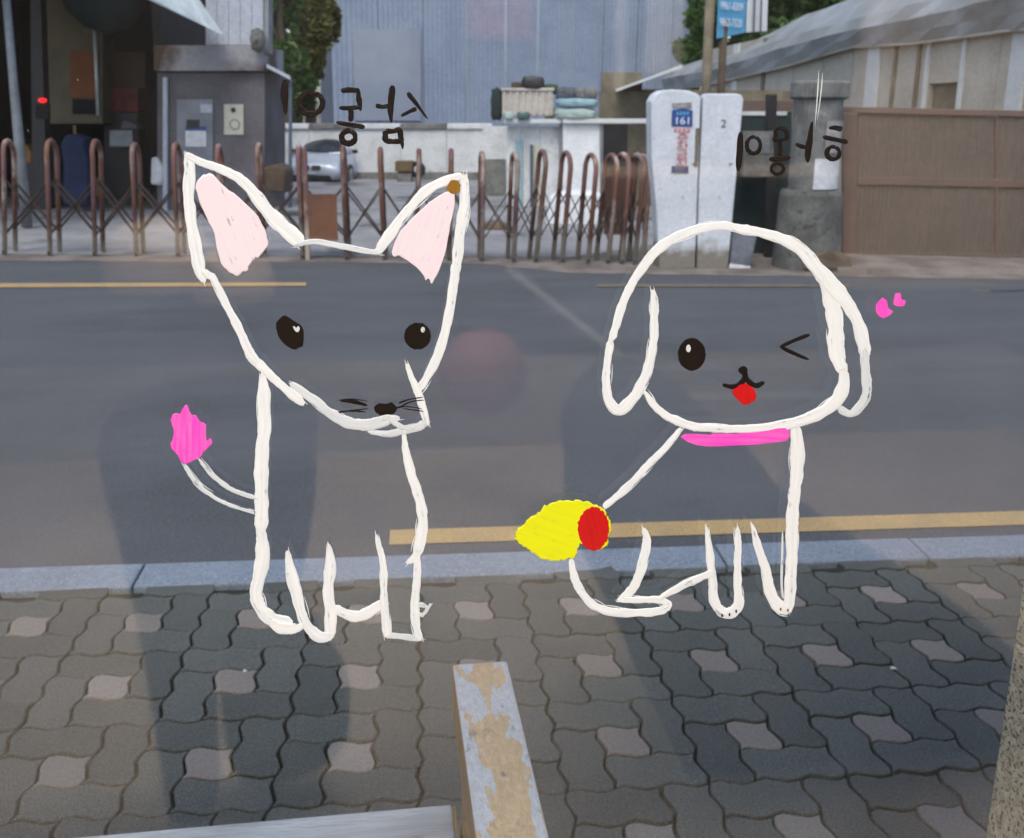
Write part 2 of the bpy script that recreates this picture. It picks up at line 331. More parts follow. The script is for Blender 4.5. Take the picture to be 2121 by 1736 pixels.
M['paint_black'] = paint_mat('black_poster_paint', (.012, .008, .006), (.02, .012, .008), .5, 0, .42)
M['paint_brown'] = paint_mat('brown_poster_paint', (.3, .15, .015), (.22, .1, .01), .8, 0)
M['paint_pink'] = paint_mat('hot_pink_poster_paint', (.92, .07, .56), (.9, .2, .55), .8, .25)
M['paint_pale_pink'] = paint_mat('pale_pink_poster_paint', (.86, .735, .77), (.76, .67, .71), .45, .55)
M['paint_yellow'] = paint_mat('yellow_poster_paint', (.8, .8, .004), (.68, .72, .01), .45, .1)
M['paint_red'] = paint_mat('red_poster_paint', (.62, .006, .008), (.48, .004, .006), .7, .12)
M['glass'] = glass_mat('window_glass')

# ------------------------------------------------------------------ setting: ground, road, pavement
ROADZ = -.12
SA = R(-2.5)                    # the street runs 2.5 degrees off the shop front
SO = Vector((1.087, 2.156, 0))  # a corner of the paver pattern
E1, E2 = Vector((math.cos(SA), math.sin(SA), 0)), Vector((-math.sin(SA), math.cos(SA), 0))
def SL(x, y, z): return SO + E1 * x + E2 * y + Vector((0, 0, z))
def toS(p): d = p - SO; return d.dot(E1), d.dot(E2)
def ptW(x, y, z): return W(*gnd(x, y, z))
KB0, KB1 = .735, .925           # kerb, pavement side and road side (street frame)
struct('ground', MB().box((-400, -400, -.9), (400, 700, -.14)), M['verge'], 'W')
road = struct('road', MB().add([SL(-30, KB1 - .02, ROADZ), SL(30, KB1 - .02, ROADZ), W(24, 11.0, ROADZ), W(-24, 11.4, ROADZ)], [(0, 1, 2, 3)]), M['asphalt'], 'W')
struct('verge', MB().add([gnd(-400, 537, ROADZ + .004), gnd(1000, 546, ROADZ + .004), gnd(1180, 566, ROADZ + .004), gnd(2500, 584, ROADZ + .004), (24, 22, ROADZ + .004), (-24, 22, ROADZ + .004)], [(0, 1, 2, 3, 4, 5)]), M['verge'])
struct('yard', MB().add([gnd(-400, 523, ROADZ + .008), gnd(1180, 533, ROADZ + .008), (5.2, 16, ROADZ + .008), (6, 60, ROADZ + .008), (-24, 60, ROADZ + .008)], [(0, 1, 2, 3, 4)]), M['yard'])
def line_strip(name, pts, mat_, label):
    b0 = pts[0]
    return solo(name, MB().add(pts, [(0, 1, 2, 3)]), mat_, label, 'road marking', b0, 'W')
sx0, sy0 = toS(ptW(806, 1128, ROADZ + .004)); sy1 = toS(ptW(830, 1097, ROADZ + .004))[1]
line_strip('yellow_line', [SL(sx0, sy0, ROADZ + .004), SL(9, sy0, ROADZ + .004), SL(9, sy1, ROADZ + .004), SL(sx0, sy1, ROADZ + .004)], M['yellow'], 'wide yellow line painted on the road beside the near kerb')
Z4 = ROADZ + .008
line_strip('yellow_line', [ptW(-120, 596, Z4), ptW(634, 592, Z4), ptW(634, 585, Z4), ptW(-120, 587, Z4)], M['yellow'], 'thin yellow line on the far side of the road below the dark workshop')
line_strip('yellow_line', [ptW(1236, 594, Z4), ptW(1760, 594, Z4), ptW(1760, 589, Z4), ptW(1236, 588, Z4)], mat('faded_line', (.16, .12, .08), .9, (.1, .09, .08), 6, bump=.2), 'faded thin yellow line on the far side of the road below the white posts')
crk = MB().tube([ptW(2010, 601, ROADZ), ptW(2050, 604, ROADZ), ptW(2090, 604, ROADZ), ptW(2180, 600, ROADZ)], .014, 5)
solo('asphalt_crack', crk, M['black'], 'dark curved crack in the asphalt near the brown gate', 'crack', ptW(2010, 601, ROADZ), 'W')

# pavement: bed with interlocking pavers, each a piece of its own
U = .1125
pave = link('pavement', MB().box((-9, -1.6, -.3), (7, KB0 + .01, -.022)).mesh('pavement')); pave.data.materials.append(M['bed'])
pave['kind'] = 'structure'; pave.location = SO; pave.rotation_euler = (0, 0, SA)
def wv(t):                       # zigzag joint line, crossing zero at every unit
    t %= 1.0
    q = t / .22 if t < .22 else 1 - (t - .22) / .28 if t < .5 else -(t - .5) / .22 if t < .72 else -1 + (t - .72) / .28
    return .08 * U * q
def paver_mesh(name, w, h, m):
    """a w x h unit block whose grid is warped so that neighbours interlock"""
    K = 9; g = .004 / U; vs = []; fs = []
    xs = [g] + [i / K for i in range(1, w * K)] + [w - g]; ys = [g] + [i / K for i in range(1, h * K)] + [h - g]
    xs.insert(1, g + .018); xs.insert(-1, w - g - .018); ys.insert(1, g + .018); ys.insert(-1, h - g - .018)
    nx, ny = len(xs), len(ys)
    for b_, y in enumerate(ys):
        for a_, x in enumerate(xs):
            edge = a_ in (0, nx - 1) or b_ in (0, ny - 1)
            vs.append((x * U + wv(y), y * U + wv(x), -.0025 if edge else 0))
    fs = [(b_*nx+a_, b_*nx+a_+1, (b_+1)*nx+a_+1, (b_+1)*nx+a_) for b_ in range(ny - 1) for a_ in range(nx - 1)]
    rim = [a_ for a_ in range(nx)] + [b_*nx+nx-1 for b_ in range(1, ny)] + [(ny-1)*nx+a_ for a_ in range(nx - 2, -1, -1)] + [b_*nx for b_ in range(ny - 2, 0, -1)]
    o_ = len(vs); vs += [(vs[r_][0], vs[r_][1], -.04) for r_ in rim]
    fs += [(o_+k, o_+(k+1) % len(rim), rim[(k+1) % len(rim)], rim[k]) for k in range(len(rim))]
    me = bpy.data.meshes.new(name); me.from_pydata(vs, [], fs); me.update(); me.materials.append(m); return me
PM = {'h': paver_mesh('paver_long', 2, 1, M['paver']), 'v': paver_mesh('paver_upright', 1, 2, M['paver']), 'p': paver_mesh('paver_square', 1, 1, M['paver_pink'])}
def infront(p, m=.06):
    p = p - Vector((0, 0, H)); f = p.x * SY + p.y * CY; r = p.x * CY - p.y * SY
    zc = f * CP - p.z * SP
    if zc <= .01: return False
    v = (-p.z * CP - f * SP) / zc; a_ = r / zc
    return abs(a_) < .542 + m and -.365 - m < v < .523 + m
rest = MB(); rp = random.Random(3); NP = 0
for ci in range(-22, 18):
    for cj in range(-4, 3):
        for k, dx, dy, w, h in (('h', 0, 2, 2, 1), ('v', 2, 1, 1, 2), ('h', 1, 0, 2, 1), ('v', 0, 0, 1, 2), ('p', 1, 1, 1, 1)):
            x, y = (ci * 3 + dx) * U, (cj * 3 + dy) * U
            c_ = SL(x + w * U / 2, y + h * U / 2, 0)
            if y > KB0 - .02 or y + h * U > KB0 + .14 or c_.y < GY + .2: continue
            if infront(c_, .045):
                o = link('paver', PM[k]); o.parent = pave; NP += 1
                o.location = (x, y, rp.uniform(-.003, .0015)); o.rotation_euler = (rp.gauss(0, .007), rp.gauss(0, .007), rp.gauss(0, .006))
            else:
                me = PM[k]; rest.add([v.co + Vector((x, y, rp.uniform(-.003, .001))) + SO * 0 for v in me.vertices], [tuple(q.vertices) for q in me.polygons])
print('pavers', NP)
o = link('paver_field', rest.mesh('paver_field')); o.parent = pave; o['kind'] = 'stuff'; o.data.materials.append(M['paver'])
# kerb stones with a chamfer to the road
kerb = link('kerb', None); kerb['kind'] = 'structure'; kerb.location = SO; kerb.rotation_euler = (0, 0, SA)
prof = [(KB0, -.3), (KB0, .004), (KB1 - .035, .010), (KB1, -.018), (KB1 + .012, -.3)]
jx = toS(ptW(1893, 1130, 0))[0]
jj = [jx - 8.4, jx - 5.4, jx - 2.75, jx - .74, jx, jx + 1, jx + 2, jx + 3.5, jx + 5]
for j0, j1 in zip(jj[:-1], jj[1:]):
    kme = MB().prism([(.003, y, z) for y, z in prof], (j1 - j0 - .006, 0, 0)).mesh('kerb_stone'); kme.materials.append(M['kerb'])
    o = link('kerb_stone', kme); o.parent = kerb; o.location = (j0, rp.uniform(-.003, .003), rp.uniform(-.002, .003))
    m_ = o.modifiers.new('bevel', 'BEVEL'); m_.width = .008; m_.segments = 2
def litter(x, y, s, label):
    p = ptW(x, y, .002); mb = MB().hexa([p + Vector(q) * s for q in ((-1, -.4, 0), (1, -.6, 0), (.8, .5, 0), (-.7, .7, 0))], [p + Vector(q) * s for q in ((-.7, -.3, .5), (.8, -.4, .3), (.6, .4, .4), (-.5, .5, .6))])
    solo('litter', mb, M['paper_white'], label, 'litter', p, 'W')
litter(507, 1390, .006, 'tiny white pebble in a paver joint left of the bench arm')
litter(1850, 1385, .009, 'small white scrap on a grey paver right of the painted dog')

# ------------------------------------------------------------------ the shop the picture is taken from
M['room_wall'] = mat('room_wall', (.06, .055, .05), .85, (.05, .045, .042), 1.5, bump=.1)
M['room_dark'] = mat('room_dark', (.022, .02, .022), .8, (.03, .027, .027), 2, bump=.1)
M['room_white'] = mat('room_white', (.75, .72, .66), .8, (.7, .67, .62), 2, bump=.05)
M['room_wood'] = mat('room_wood', (.72, .52, .36), .6, (.66, .47, .32), 3, bump=.1, stretch=(4, 1, 1))
M['room_red'] = mat('room_red', (.5, .13, .12), .7, (.34, .09, .085), 3, bump=.1)
M['room_tile'] = mat('room_floor_tile', (.66, .49, .34), .7, (.58, .43, .3), 2.5, bump=.05)
M['lamp_on'] = mat('lit_lamp', (.9, .9, .85), .5, bump=0, emit=((1, .965, .93), 13))
M['alu'] = mat('window_aluminium', (.3, .3, .31), .4, metal=.6, bump=.05)
XL, XR = -1.6, .80
RB = -3.2                       # back wall of the room
struct('shop_floor', MB().box((-3.2, RB - .2, -.3), (3.4, GY + .12, .0)), M['room_tile'], 'W')
struct('shop_ceiling', MB().box((-3.2, RB - .2, 2.75), (3.4, GY + .1, 2.9)), M['room_white'], 'W')
struct('shop_back_wall', MB().box((-3.2, RB - .2, .002), (3.4, RB, 2.748)), M['room_dark'], 'W')
struct('shop_side_wall_left', MB().box((-3.4, RB - .2, -.3), (-3.203, GY + .1, 2.9)), M['room_wall'], 'W')
struct('shop_side_wall_right', MB().box((3.403, RB - .2, -.3), (3.6, GY + .1, 2.9)), M['room_wall'], 'W')
struct('shop_front_wall', MB().box((-3.4, GY - .03, -.3), (XL - .05, GY + .12, 2.9)).box((XR + .05, GY - .03, -.3), (3.6, GY + .12, 2.9))
       .box((XL - .05, GY - .03, -.3), (XR + .05, GY + .12, .28)).box((XL - .05, GY - .03, 2.62), (XR + .05, GY + .12, 2.9)), M['room_wall'], 'W')
win = Thing('shop_window', 'large clear shop window pane the animals are painted on', 'window', (XL, GY, .28), 'W')
win.part('pane', MB().box((XL, GY, .3), (XR, GY + .008, 2.6)), M['glass'])
win.part('frame', MB().box((XL - .05, GY - .025, .28), (XL + .002, GY + .03, 2.62)).box((XR - .002, GY - .025, .28), (XR + .05, GY + .03, 2.62))
         .box((XL + .002, GY - .025, .28), (XR - .002, GY + .03, .302)).box((XL + .002, GY - .025, 2.598), (XR - .002, GY + .03, 2.62)), M['alu'], .003)
for n_, (lx, ly) in enumerate(((-1.3, -.6), (.5, -.9), (-.4, -2.2), (1.9, -2.0))):
    lt = Thing('ceiling_lamp', 'flat lit ceiling panel inside the shop, %s' % ('left by the window', 'right by the window', 'deep in the middle', 'deep on the right')[n_], 'lamp', (lx, ly, 2.75), 'W', 'shop ceiling panels')
    lt.part('housing', MB().box((lx - .62, ly - .32, 2.70), (lx + .62, ly + .32, 2.7495)), M['alu'], .004)
    lt.part('diffuser', MB().box((lx - .59, ly - .29, 2.685), (lx + .59, ly + .29, 2.6995)), M['lamp_on'])
def blockm(x0, yt, x1, yb, yr, depth):     # box in the room whose front shows mirrored between these picture places
    a_ = mirrored(x0, yb, yr); b_ = mirrored(x1, yt, yr); return (min(a_.x, b_.x), yr - depth, max(.003, min(a_.z, b_.z))), (max(a_.x, b_.x), yr, min(2.74, max(a_.z, b_.z)))
def furn(name, label, cat_, box, m, bev=.02):
    solo(name, MB().box(*box), m, label, cat_, box[0], 'W', bev)
def cutm(name, label, cat_, pts, yr, depth, m):   # padded body with this mirrored outline, real depth
    P_ = [mirrored(x, y, yr) for x, y in pts]; base_ = P_[0]
    P2 = []
    for k in range(len(P_)):
        a_, b_, c_ = P_[k - 1], P_[k], P_[(k + 1) % len(P_)]
        for t_ in (.2, .4, .6, .8, 1.0): P2.append((a_ + b_) / 2 * (1 - t_) ** 2 + b_ * 2 * t_ * (1 - t_) + (b_ + c_) / 2 * t_ ** 2)
    solo(name, MB().prism(P2, (0, -depth, 0)), m, label, cat_, base_, 'W', .01)
M['silhouette'] = mat('silhouette_dark', (.028, .025, .026), .9, (.02, .018, .019), 6, bump=.2)
cutm('left_blocker', 'dark coat added behind the camera, mirrored left of the painted cat', 'silhouette', [(175, 880), (300, 835), (470, 815), (650, 825), (648, 1000), (640, 1150), (590, 1290), (720, 1450), (725, 1560), (620, 1620), (530, 1640), (470, 1600), (450, 1400), (440, 1180), (425, 1400), (430, 1640), (445, 1800), (360, 1800), (310, 1450), (262, 1200)], -.45, .14, M['silhouette'])  # dark body added to block the lit floor's reflection on the left
cutm('blocker', 'dark rounded armchair added behind the camera, mirrored below the painted dog', 'stand_in', [(1330, 862), (1240, 1000), (1262, 1120), (1250, 1240), (1330, 1400), (1400, 1480), (1410, 1620), (1540, 1720), (1720, 1950), (2400, 1950), (2400, 1560), (1960, 1290), (1660, 1080), (1560, 930), (1450, 850)], -.45, .5, M['silhouette'])  # rounded dark body added to keep the floor's reflection off the right
furn('wall_panel', 'tan slab added behind the camera, mirrored at the upper right', 'panel', blockm(1748, -400, 2500, 600, -3.1, .09), M['room_wood'], .004)  # slab added so that its reflection warms the upper right
furn('shelf_board', 'long pale shelf board in the shop, mirrored over the white posts', 'shelf', blockm(1240, 345, 1746, 366, -2.9, .25), M['room_wood'], .004)
furn('hanging_banner', 'narrow white banner in the shop, mirrored left of the awning edge', 'banner', blockm(1272, -300, 1312, 190, -3.1, .02), M['room_white'], .004)
furn('hanging_banner', 'wide white banner in the shop, mirrored left of the sign poles', 'banner', blockm(1335, -300, 1436, 150, -3.1, .02), M['room_white'], .004)
furn('pink_panel', 'faded pink panel in the shop, mirrored at the top centre', 'panel', blockm(968, -300, 1112, 78, -3.1, .03), M['room_red'], .004)
furn('notice_board', 'pale notice board in the shop, mirrored over the blue-grey building', 'board', blockm(725, 45, 850, 170, -3.1, .03), mat('notice_board', (.2, .2, .21), .8, bump=0), .004)
def round_thing(name, label, cat_, x, y, xr_e, yr, prof, m):
    p_ = mirrored(x, y, yr); q_ = (mirrored(xr_e, y, yr) - p_).length
    solo(name, MB().lathe(p_ - Vector((0, q_, 0)), [(r_ * q_, z_ * q_) for r_, z_ in prof], 24), m, label, cat_, p_, 'W', smooth=True)
BALL = [(math.sin(k * math.pi / 12) + .01, -math.cos(k * math.pi / 12)) for k in range(13)]
DOME = [(.95, -.6), (1, -.2), (.9, .2), (.6, .5), (.01, .65)]
round_thing('red_blob', 'round red cushion added behind the camera, mirrored on the road beside the cat', 'blob', 1010, 800, 1105, -1.9, BALL, M['room_red'])  # ball added to give the red patch in the reflection
round_thing('tan_hump', 'round tan pouf added behind the camera, mirrored on the road at the far left', 'hump', 300, 540, 425, -2.2, DOME, M['room_wood'])  # dome added to give the tan hump in the reflection
round_thing('tan_hump', 'smaller tan pouf in the shop, mirrored beside the cat\'s left ear', 'hump', 470, 580, 560, -2.2, DOME, M['room_wood'])  # second dome added for the smaller tan reflection
p_, q_, r_ = mirrored(1050, 555, -2.6), mirrored(1395, 822, -2.2), mirrored(1720, 818, -2.2)
furn('low_filler', 'low brown cupboard added along the back wall, mirrored across the road', 'filler', ((-3.1, RB + .01, .003), (3.3, RB + .4, .34)), mat('brown_filler', (.42, .32, .24), .7, (.3, .23, .17), 2, bump=.05), .01)  # low block added to soften the floor's far edge in the reflection
solo('table_edge', MB().bar(p_, q_, .025, .02).bar(q_, r_, .025, .02), M['room_white'], 'thin white table edging in the shop, mirrored as a pale diagonal line', 'edging', q_, 'W')
# granite pillar at the right-hand jamb, in courses
gx, gy = None, .98
d = ray(2040, 1736); gx = d.x / d.y * gy
pl = Thing('granite_pillar', 'beige speckled granite pillar at the right edge of the window', 'pillar', (gx, gy, 0), 'W')
zj = H + ray(2110, 1345).z / ray(2110, 1345).y * gy * .98
for k, (z0, z1) in enumerate(((-.02, zj - .6), (zj - .6, zj), (zj, zj + .6), (zj + .6, zj + 1.2), (zj + 1.2, 2.9))):
    pl.part('stone_course', MB().box((gx, GY + .13, z0 + .0015), (gx + .5, gy, z1 - .0015)), M['granite'], .003)

# weathered bench standing outside, back to the window
bx0, bx1 = .105, .202
bench = Thing('wooden_bench', 'weathered wooden bench with peeling grey paint on the pavement outside', 'bench', (bx0, 1.1, 0), 'W')
arm = MB().box((bx0, .86, .51), (bx1, 1.452, .60))
am = bench.part('armrest', arm, M['wood_grey'], .006, label='flat armrest worn to bare yellow wood along its top'); am.data.materials.append(M['wood_side'])
for q in am.data.polygons: q.material_index = 0 if q.normal.z > .5 or q.normal.y > .5 else 1
bench.part('leg', MB().box((bx0 + .012, 1.33, 0), (bx1 - .02, 1.40, .508)), M['wood_side'], .004)
bench.part('leg', MB().box((bx0 + .012, .86, 0), (bx1 - .02, .92, .508)), M['wood_side'], .004)
bench.part('side_rail', MB().box((bx0 + .004, .925, .33), (bx0 + .04, 1.326, .39)), M['wood_side'], .004)
for k in range(4):
    yb = 1.354 - k * .108
    bench.part('seat_plank', MB().box((-1.3, yb - .1, .372), (.097, yb, .4)), M['wood_grey2'], .004)
bench.part('plank_end', MB().box((.0975, 1.256, .3735), (.1035, 1.352, .3985)), M['wood_side'], .002, label='raw brown end of the front seat plank')
bench.part('back_plank', MB().box((-1.3, .845, .60), (.21, .866, .70)), M['wood_grey2'], .004)
bench.part('leg', MB().box((-1.28, 1.24, 0), (-1.2, 1.31, .368)), M['wood_side'], .004)
bench.part('leg', MB().box((-1.28, .90, 0), (-1.2, .96, .368)), M['wood_side'], .004)

# ------------------------------------------------------------------ paintings on the room side of the pane
PR = random.Random(11)
LAYER = [0]
def catmull(P, n=8):
    out = []
    for i in range(len(P) - 1):
        p0 = P[max(i - 1, 0)]; p1 = P[i]; p2 = P[i + 1]; p3 = P[min(i + 2, len(P) - 1)]
        for k in range(n):
            t = k / n
            out.append(tuple(.5 * ((2*b) + (c - a_) * t + (2*a_ - 5*b + 4*c - d_) * t*t + (-a_ + 3*b - 3*c + d_) * t**3) for a_, b, c, d_ in zip(p0, p1, p2, p3)))
    out.append(tuple(P[-1])); return out
def new_uv_mesh(name, vs, fs, uvs, base):
    me = bpy.data.meshes.new(name); me.from_pydata([tuple(Vector(v) - base) for v in vs], [], fs); me.update()
    ul = me.uv_layers.new(name='UVMap')
    for lp in me.loops: ul.data[lp.index].uv = uvs[lp.vertex_index]
    return me
def stroke_geo(pts, widths, jit=.6, rough_end=True):
    """pts in picture places, widths in picture px: raised ribbon lying on the pane"""
    m = max(len(pts), 2)
    if not isinstance(widths, (list, tuple)): widths = [widths]
    W_ = [widths[min(int(round(i * (len(widths) - 1) / (m - 1))), len(widths) - 1)] if len(widths) != m else widths[i] for i in range(m)]
    C = catmull([(p[0], p[1], w) for p, w in zip(pts, W_)], 7)
    LAYER[0] += 1; lay = .0003 + .00008 * (LAYER[0] % 9)
    px = .00037
    prof = [(-1, 0), (-.95, .8), (-.6, .95), (-.2, .85), (.15, 1), (.55, .85), (.93, .9), (1, 0)]
    vs, uvs, fs = [], [], []; L = 0; ph = PR.uniform(0, 50); ju = PR.uniform(0, 9)
    n = len(C); q = len(prof); la = lb = 0
    for i, (x, y, w) in enumerate(C):
        a_ = C[max(i - 1, 0)]; b = C[min(i + 1, n - 1)]
        tx, ty = b[0] - a_[0], b[1] - a_[1]; ln = math.hypot(tx, ty) or 1; nx, ny = -ty / ln, tx / ln
        if i: L += math.hypot(x - C[i-1][0], y - C[i-1][1]) * px
        w = w * (1 + .05 * math.sin(i * .9 + ph))
        e = 1.0
        if rough_end:
            de = min(i, n - 1 - i)
            e = min(1, .45 + .28 * de) if n > 6 else 1
        la = .6 * la + PR.gauss(0, jit * .5); lb = .6 * lb + PR.gauss(0, jit * .5)
        for k, (s_, h) in enumerate(prof):
            hw = w / 2 * e + (la if s_ < 0 else lb) * min(1, w / 12) * abs(s_)
            p = onglass(x + nx * hw * s_, y + ny * hw * s_, -(lay + .0005 * h * (.8 + .2 * math.sin(i * .5 + k + ph))))
            vs.append(p); uvs.append((L + ju, s_ * w / 2 * px + ph * .02))
        if i:
            o_ = (i - 1) * q
            fs += [(o_ + k, o_ + k + 1, o_ + q + k + 1, o_ + q + k) for k in range(q - 1)]
    fs += [tuple(range(q)), tuple((n - 1) * q + k for k in range(q - 1, -1, -1))]
    return vs, fs, uvs
def fill_geo(poly, jit=1.0, n=5, ang_=math.pi / 2, smooth=True):
    LAYER[0] += 1; lay = .0003 + .00008 * (LAYER[0] % 9)
    P = catmull(list(poly) + [poly[0]], n)[:-1] if smooth else list(poly)
    P = [(x + PR.gauss(0, jit * .5), y + PR.gauss(0, jit * .5)) for x, y in P]
    cx = sum(p[0] for p in P) / len(P); cy = sum(p[1] for p in P) / len(P); m = len(P)
    vs, uvs = [], []
    px = .00037; ca, sa = math.cos(ang_), math.sin(ang_); ju = PR.uniform(0, 9)
    def uv(x, y): return (((x - cx) * ca + (y - cy) * sa) * px + ju, (-(x - cx) * sa + (y - cy) * ca) * px + ju)
    for sc, h in ((1, 0), (.99, .0003), (.96, .0005)):
        for x, y in P:
            X, Y = cx + (x - cx) * sc, cy + (y - cy) * sc
            vs.append(onglass(X, Y, -(lay + h))); uvs.append(uv(X, Y))
    fs = [(r*m+i, r*m+(i+1) % m, (r+1)*m+(i+1) % m, (r+1)*m+i) for r in range(2) for i in range(m)]
    fs.append(tuple(range(2 * m, 3 * m)))
    return vs, fs, uvs
def ell(cx, cy, rx, ry, n=12): return [(cx + rx * math.cos(k * 2 * math.pi / n), cy + ry * math.sin(k * 2 * math.pi / n)) for k in range(n)]
class Drawing:
    def __init__(s, name, label, cat, x, y, group=None):
        s.t = Thing(name, label, cat, onglass(x, y), 'W', group); s.b = s.t.base
    def add(s, name, geos, m, label=None, parent=None):
        vs, fs, uvs = [], [], []
        for v, f, u in geos:
            o_ = len(vs); vs += v; uvs += u; fs += [tuple(i + o_ for i in q) for q in f]
        ob = link(name, new_uv_mesh(name, vs, fs, uvs, s.b)); ob.parent = parent or s.t.e; ob.data.materials.append(M[m])
        ob.data.polygons.foreach_set('use_smooth', [len(q.vertices) == 4 for q in ob.data.polygons])
        if label: ob['label'] = label
        return ob
    def st(s, name, pts, w, m='paint_white', jit=1.1, **k):
        g = [stroke_geo(pts, w, jit)]
        if m in ('paint_white', 'paint_cream', 'paint_thin') and jit > 1:      # loose bristle marks trailing off both ends and along the sides
            for e_, f_, w_ in ((pts[0], pts[1], w[0]), (pts[-1], pts[-2], w[-1])):
                dx, dy = e_[0] - f_[0], e_[1] - f_[1]; ln = math.hypot(dx, dy) or 1; dx /= ln; dy /= ln
                for q in range(2):
                    o_ = PR.uniform(-.5, .5) * max(w_, 8); L_ = PR.uniform(2, 9)
                    x0, y0_ = e_[0] - dx * 14 - dy * o_, e_[1] - dy * 14 + dx * o_
                    g.append(stroke_geo([(x0, y0_), (x0 + dx * 10, y0_ + dy * 10), (x0 + dx * (14 + L_), y0_ + dy * (14 + L_))], [2.4, 2.2, .7], .3, False))
            for q in range(max(1, len(pts) // 3)):
                i_ = PR.randrange(len(pts) - 1); a_, b_ = pts[i_], pts[i_ + 1]; dx, dy = b_[0] - a_[0], b_[1] - a_[1]; ln = math.hypot(dx, dy) or 1; dx /= ln; dy /= ln
                wq = w[min(i_, len(w) - 1)] if isinstance(w, (list, tuple)) else w
                o_ = PR.choice((-1, 1)) * (wq * .5 + PR.uniform(0, 1.6))
                g.append(stroke_geo([(a_[0] - dy * o_, a_[1] + dx * o_), ((a_[0] + b_[0]) / 2 - dy * o_ * 1.04, (a_[1] + b_[1]) / 2 + dx * o_ * 1.04), (b_[0] - dy * o_ * .9, b_[1] + dx * o_ * .9)], [.6, 2.0, .6], .4, False))
        return s.add(name, g, m, **k)
    def fi(s, name, poly, m, jit=1.0, **k): return s.add(name, [fill_geo(poly, jit, **{q: k.pop(q) for q in ('n', 'ang_', 'smooth') if q in k})], m, **k)
def c1(*p): return [(x * .3313, y * .3313) for x, y in p]
def c2(*p): return [(519 + x * .3313, y * .3313) for x, y in p]
def c4(*p): return [(1473 + x * .3313, y * .3313) for x, y in p]
def c5(*p): return [(x * .3313, 841.7 + y * .3313) for x, y in p]
def c6(*p): return [(519 + x * .3313, 420.8 + y * .3313) for x, y in p]
def c7(*p): return [(982 + x * .3313, 420.8 + y * .3313) for x, y in p]
def c8(*p): return [(1473 + x * .3313, 420.8 + y * .3313) for x, y in p]
def cb(*p): return [(912 + x * .3313, 841.7 + y * .3313) for x, y in p]
def cf(*p): return [(1402.8 + x * .3386, 841.7 + y * .3386) for x, y in p]
def c600(*p): return [((600 + x / 2.117) * .7014, (1200 + y / 2.117) * .7014) for x, y in p]

cat = Drawing('cat_drawing', 'large cat outlined in white paint with pale pink ears and a pink tail tip', 'drawing', 700, 1320)
cat.st('outline', [(388, 322), (392, 345), (391, 400), (396, 462), (406, 520), (414, 560), (424, 585)], [14, 22, 24, 23, 26, 24, 8])
cat.st('outline', [(418, 560), (432, 570), (444, 580), (471, 636), (497, 686), (517, 729), (535, 753)], [10, 16, 15, 16, 18, 19, 14])
cat.st('outline', [(508, 726), (519, 739), (539, 757), (572, 789), (615, 825), (630, 838)], [8, 17, 20, 17, 20, 10], 'paint_cream')
cat.st('outline', [(601, 794), (618, 806), (652, 830), (685, 857), (718, 874), (758, 881), (800, 870), (828, 866)], [10, 18, 19, 21, 23, 25, 22, 10], 'paint_thin')
cat.st('outline', [(762, 893), (801, 899), (837, 892), (867, 884), (888, 872)], [9, 13, 15, 17, 14], 'paint_thin')
cat.st('outline', [(806, 864), (822, 879), (846, 887), (858, 884)], [12, 11, 10, 6], 'paint_thin')
cat.st('outline', [(841, 753), (857, 792), (870, 824), (877, 851), (886, 880)], [9, 15, 16, 15, 12], 'paint_cream')
cat.st('outline', [(961, 360), (962, 424), (953, 480), (946, 547), (943, 565), (935, 620), (922, 686), (907, 736), (884, 782), (862, 815)], [17, 24, 22, 20, 20, 19, 20, 20, 19, 10])
cat.st('outline', [(963, 363), (927, 373), (887, 393), (850, 429), (817, 471), (783, 522)], [14, 18, 20, 19, 21, 24], 'paint_cream')
cat.st('outline', [(612, 508), (652, 501), (705, 510), (751, 519), (790, 524)], [9, 12, 12, 13, 10], 'paint_thin')
cat.st('outline', [(386, 317), (404, 330), (447, 346), (490, 366), (523, 396), (559, 444), (592, 476), (626, 506)], [10, 15, 18, 21, 25, 29, 32, 30])
cat.st('body_line', [(543, 770), (547, 818), (548, 885), (543, 935), (541, 984), (542, 1040), (541, 1085), (540, 1103)], [10, 27, 28, 28, 29, 27, 26, 20], 'paint_cream')
cat.st('body_line', [(540, 1090), (543, 1120), (544, 1156), (536, 1199), (530, 1230), (541, 1262), (565, 1284), (606, 1292)], [14, 25, 31, 27, 26, 28, 30, 26])
cat.st('paw', [(560, 1288), (580, 1300), (606, 1302), (628, 1296)], [16, 25, 22, 12], 'paint_cream')
cat.st('leg', [(596, 1140), (604, 1190), (616, 1239), (630, 1286), (653, 1314), (673, 1320), (692, 1312)], [10, 24, 25, 22, 24, 22, 14])
cat.st('leg', [(681, 1127), (684, 1173), (680, 1223), (684, 1272), (684, 1320)], [8, 23, 23, 26, 26], 'paint_cream')
cat.st('belly_line', [(690, 1256), (716, 1271), (742, 1277), (772, 1264), (796, 1247)], [14, 22, 25, 24, 18], 'paint_cream')
cat.st('leg', [(779, 1107), (787, 1140), (794, 1173), (795, 1223), (798, 1272), (802, 1318)], [7, 12, 15, 16, 18, 20])
cat.st('paw', [(796, 1316), (835, 1319), (873, 1325)], [10, 13, 12], 'paint_thin')
cat.st('body_line', [(835, 893), (842, 941), (854, 987), (868, 1030), (876, 1074), (872, 1113), (862, 1147), (843, 1168)], [7, 17, 20, 21, 22, 23, 18, 12], 'paint_cream')
cat.st('leg', [(865, 1140), (864, 1190), (860, 1239), (861, 1289), (870, 1325)], [14, 16, 17, 19, 14])
cat.st('paint_hook', [(866, 1252), (880, 1254), (884, 1264), (874, 1273), (866, 1270)], [7, 7, 8, 8, 6], 'paint_thin')
cat.st('paint_hook', [(885, 1262), (891, 1254)], [3, 4], 'paint_thin')
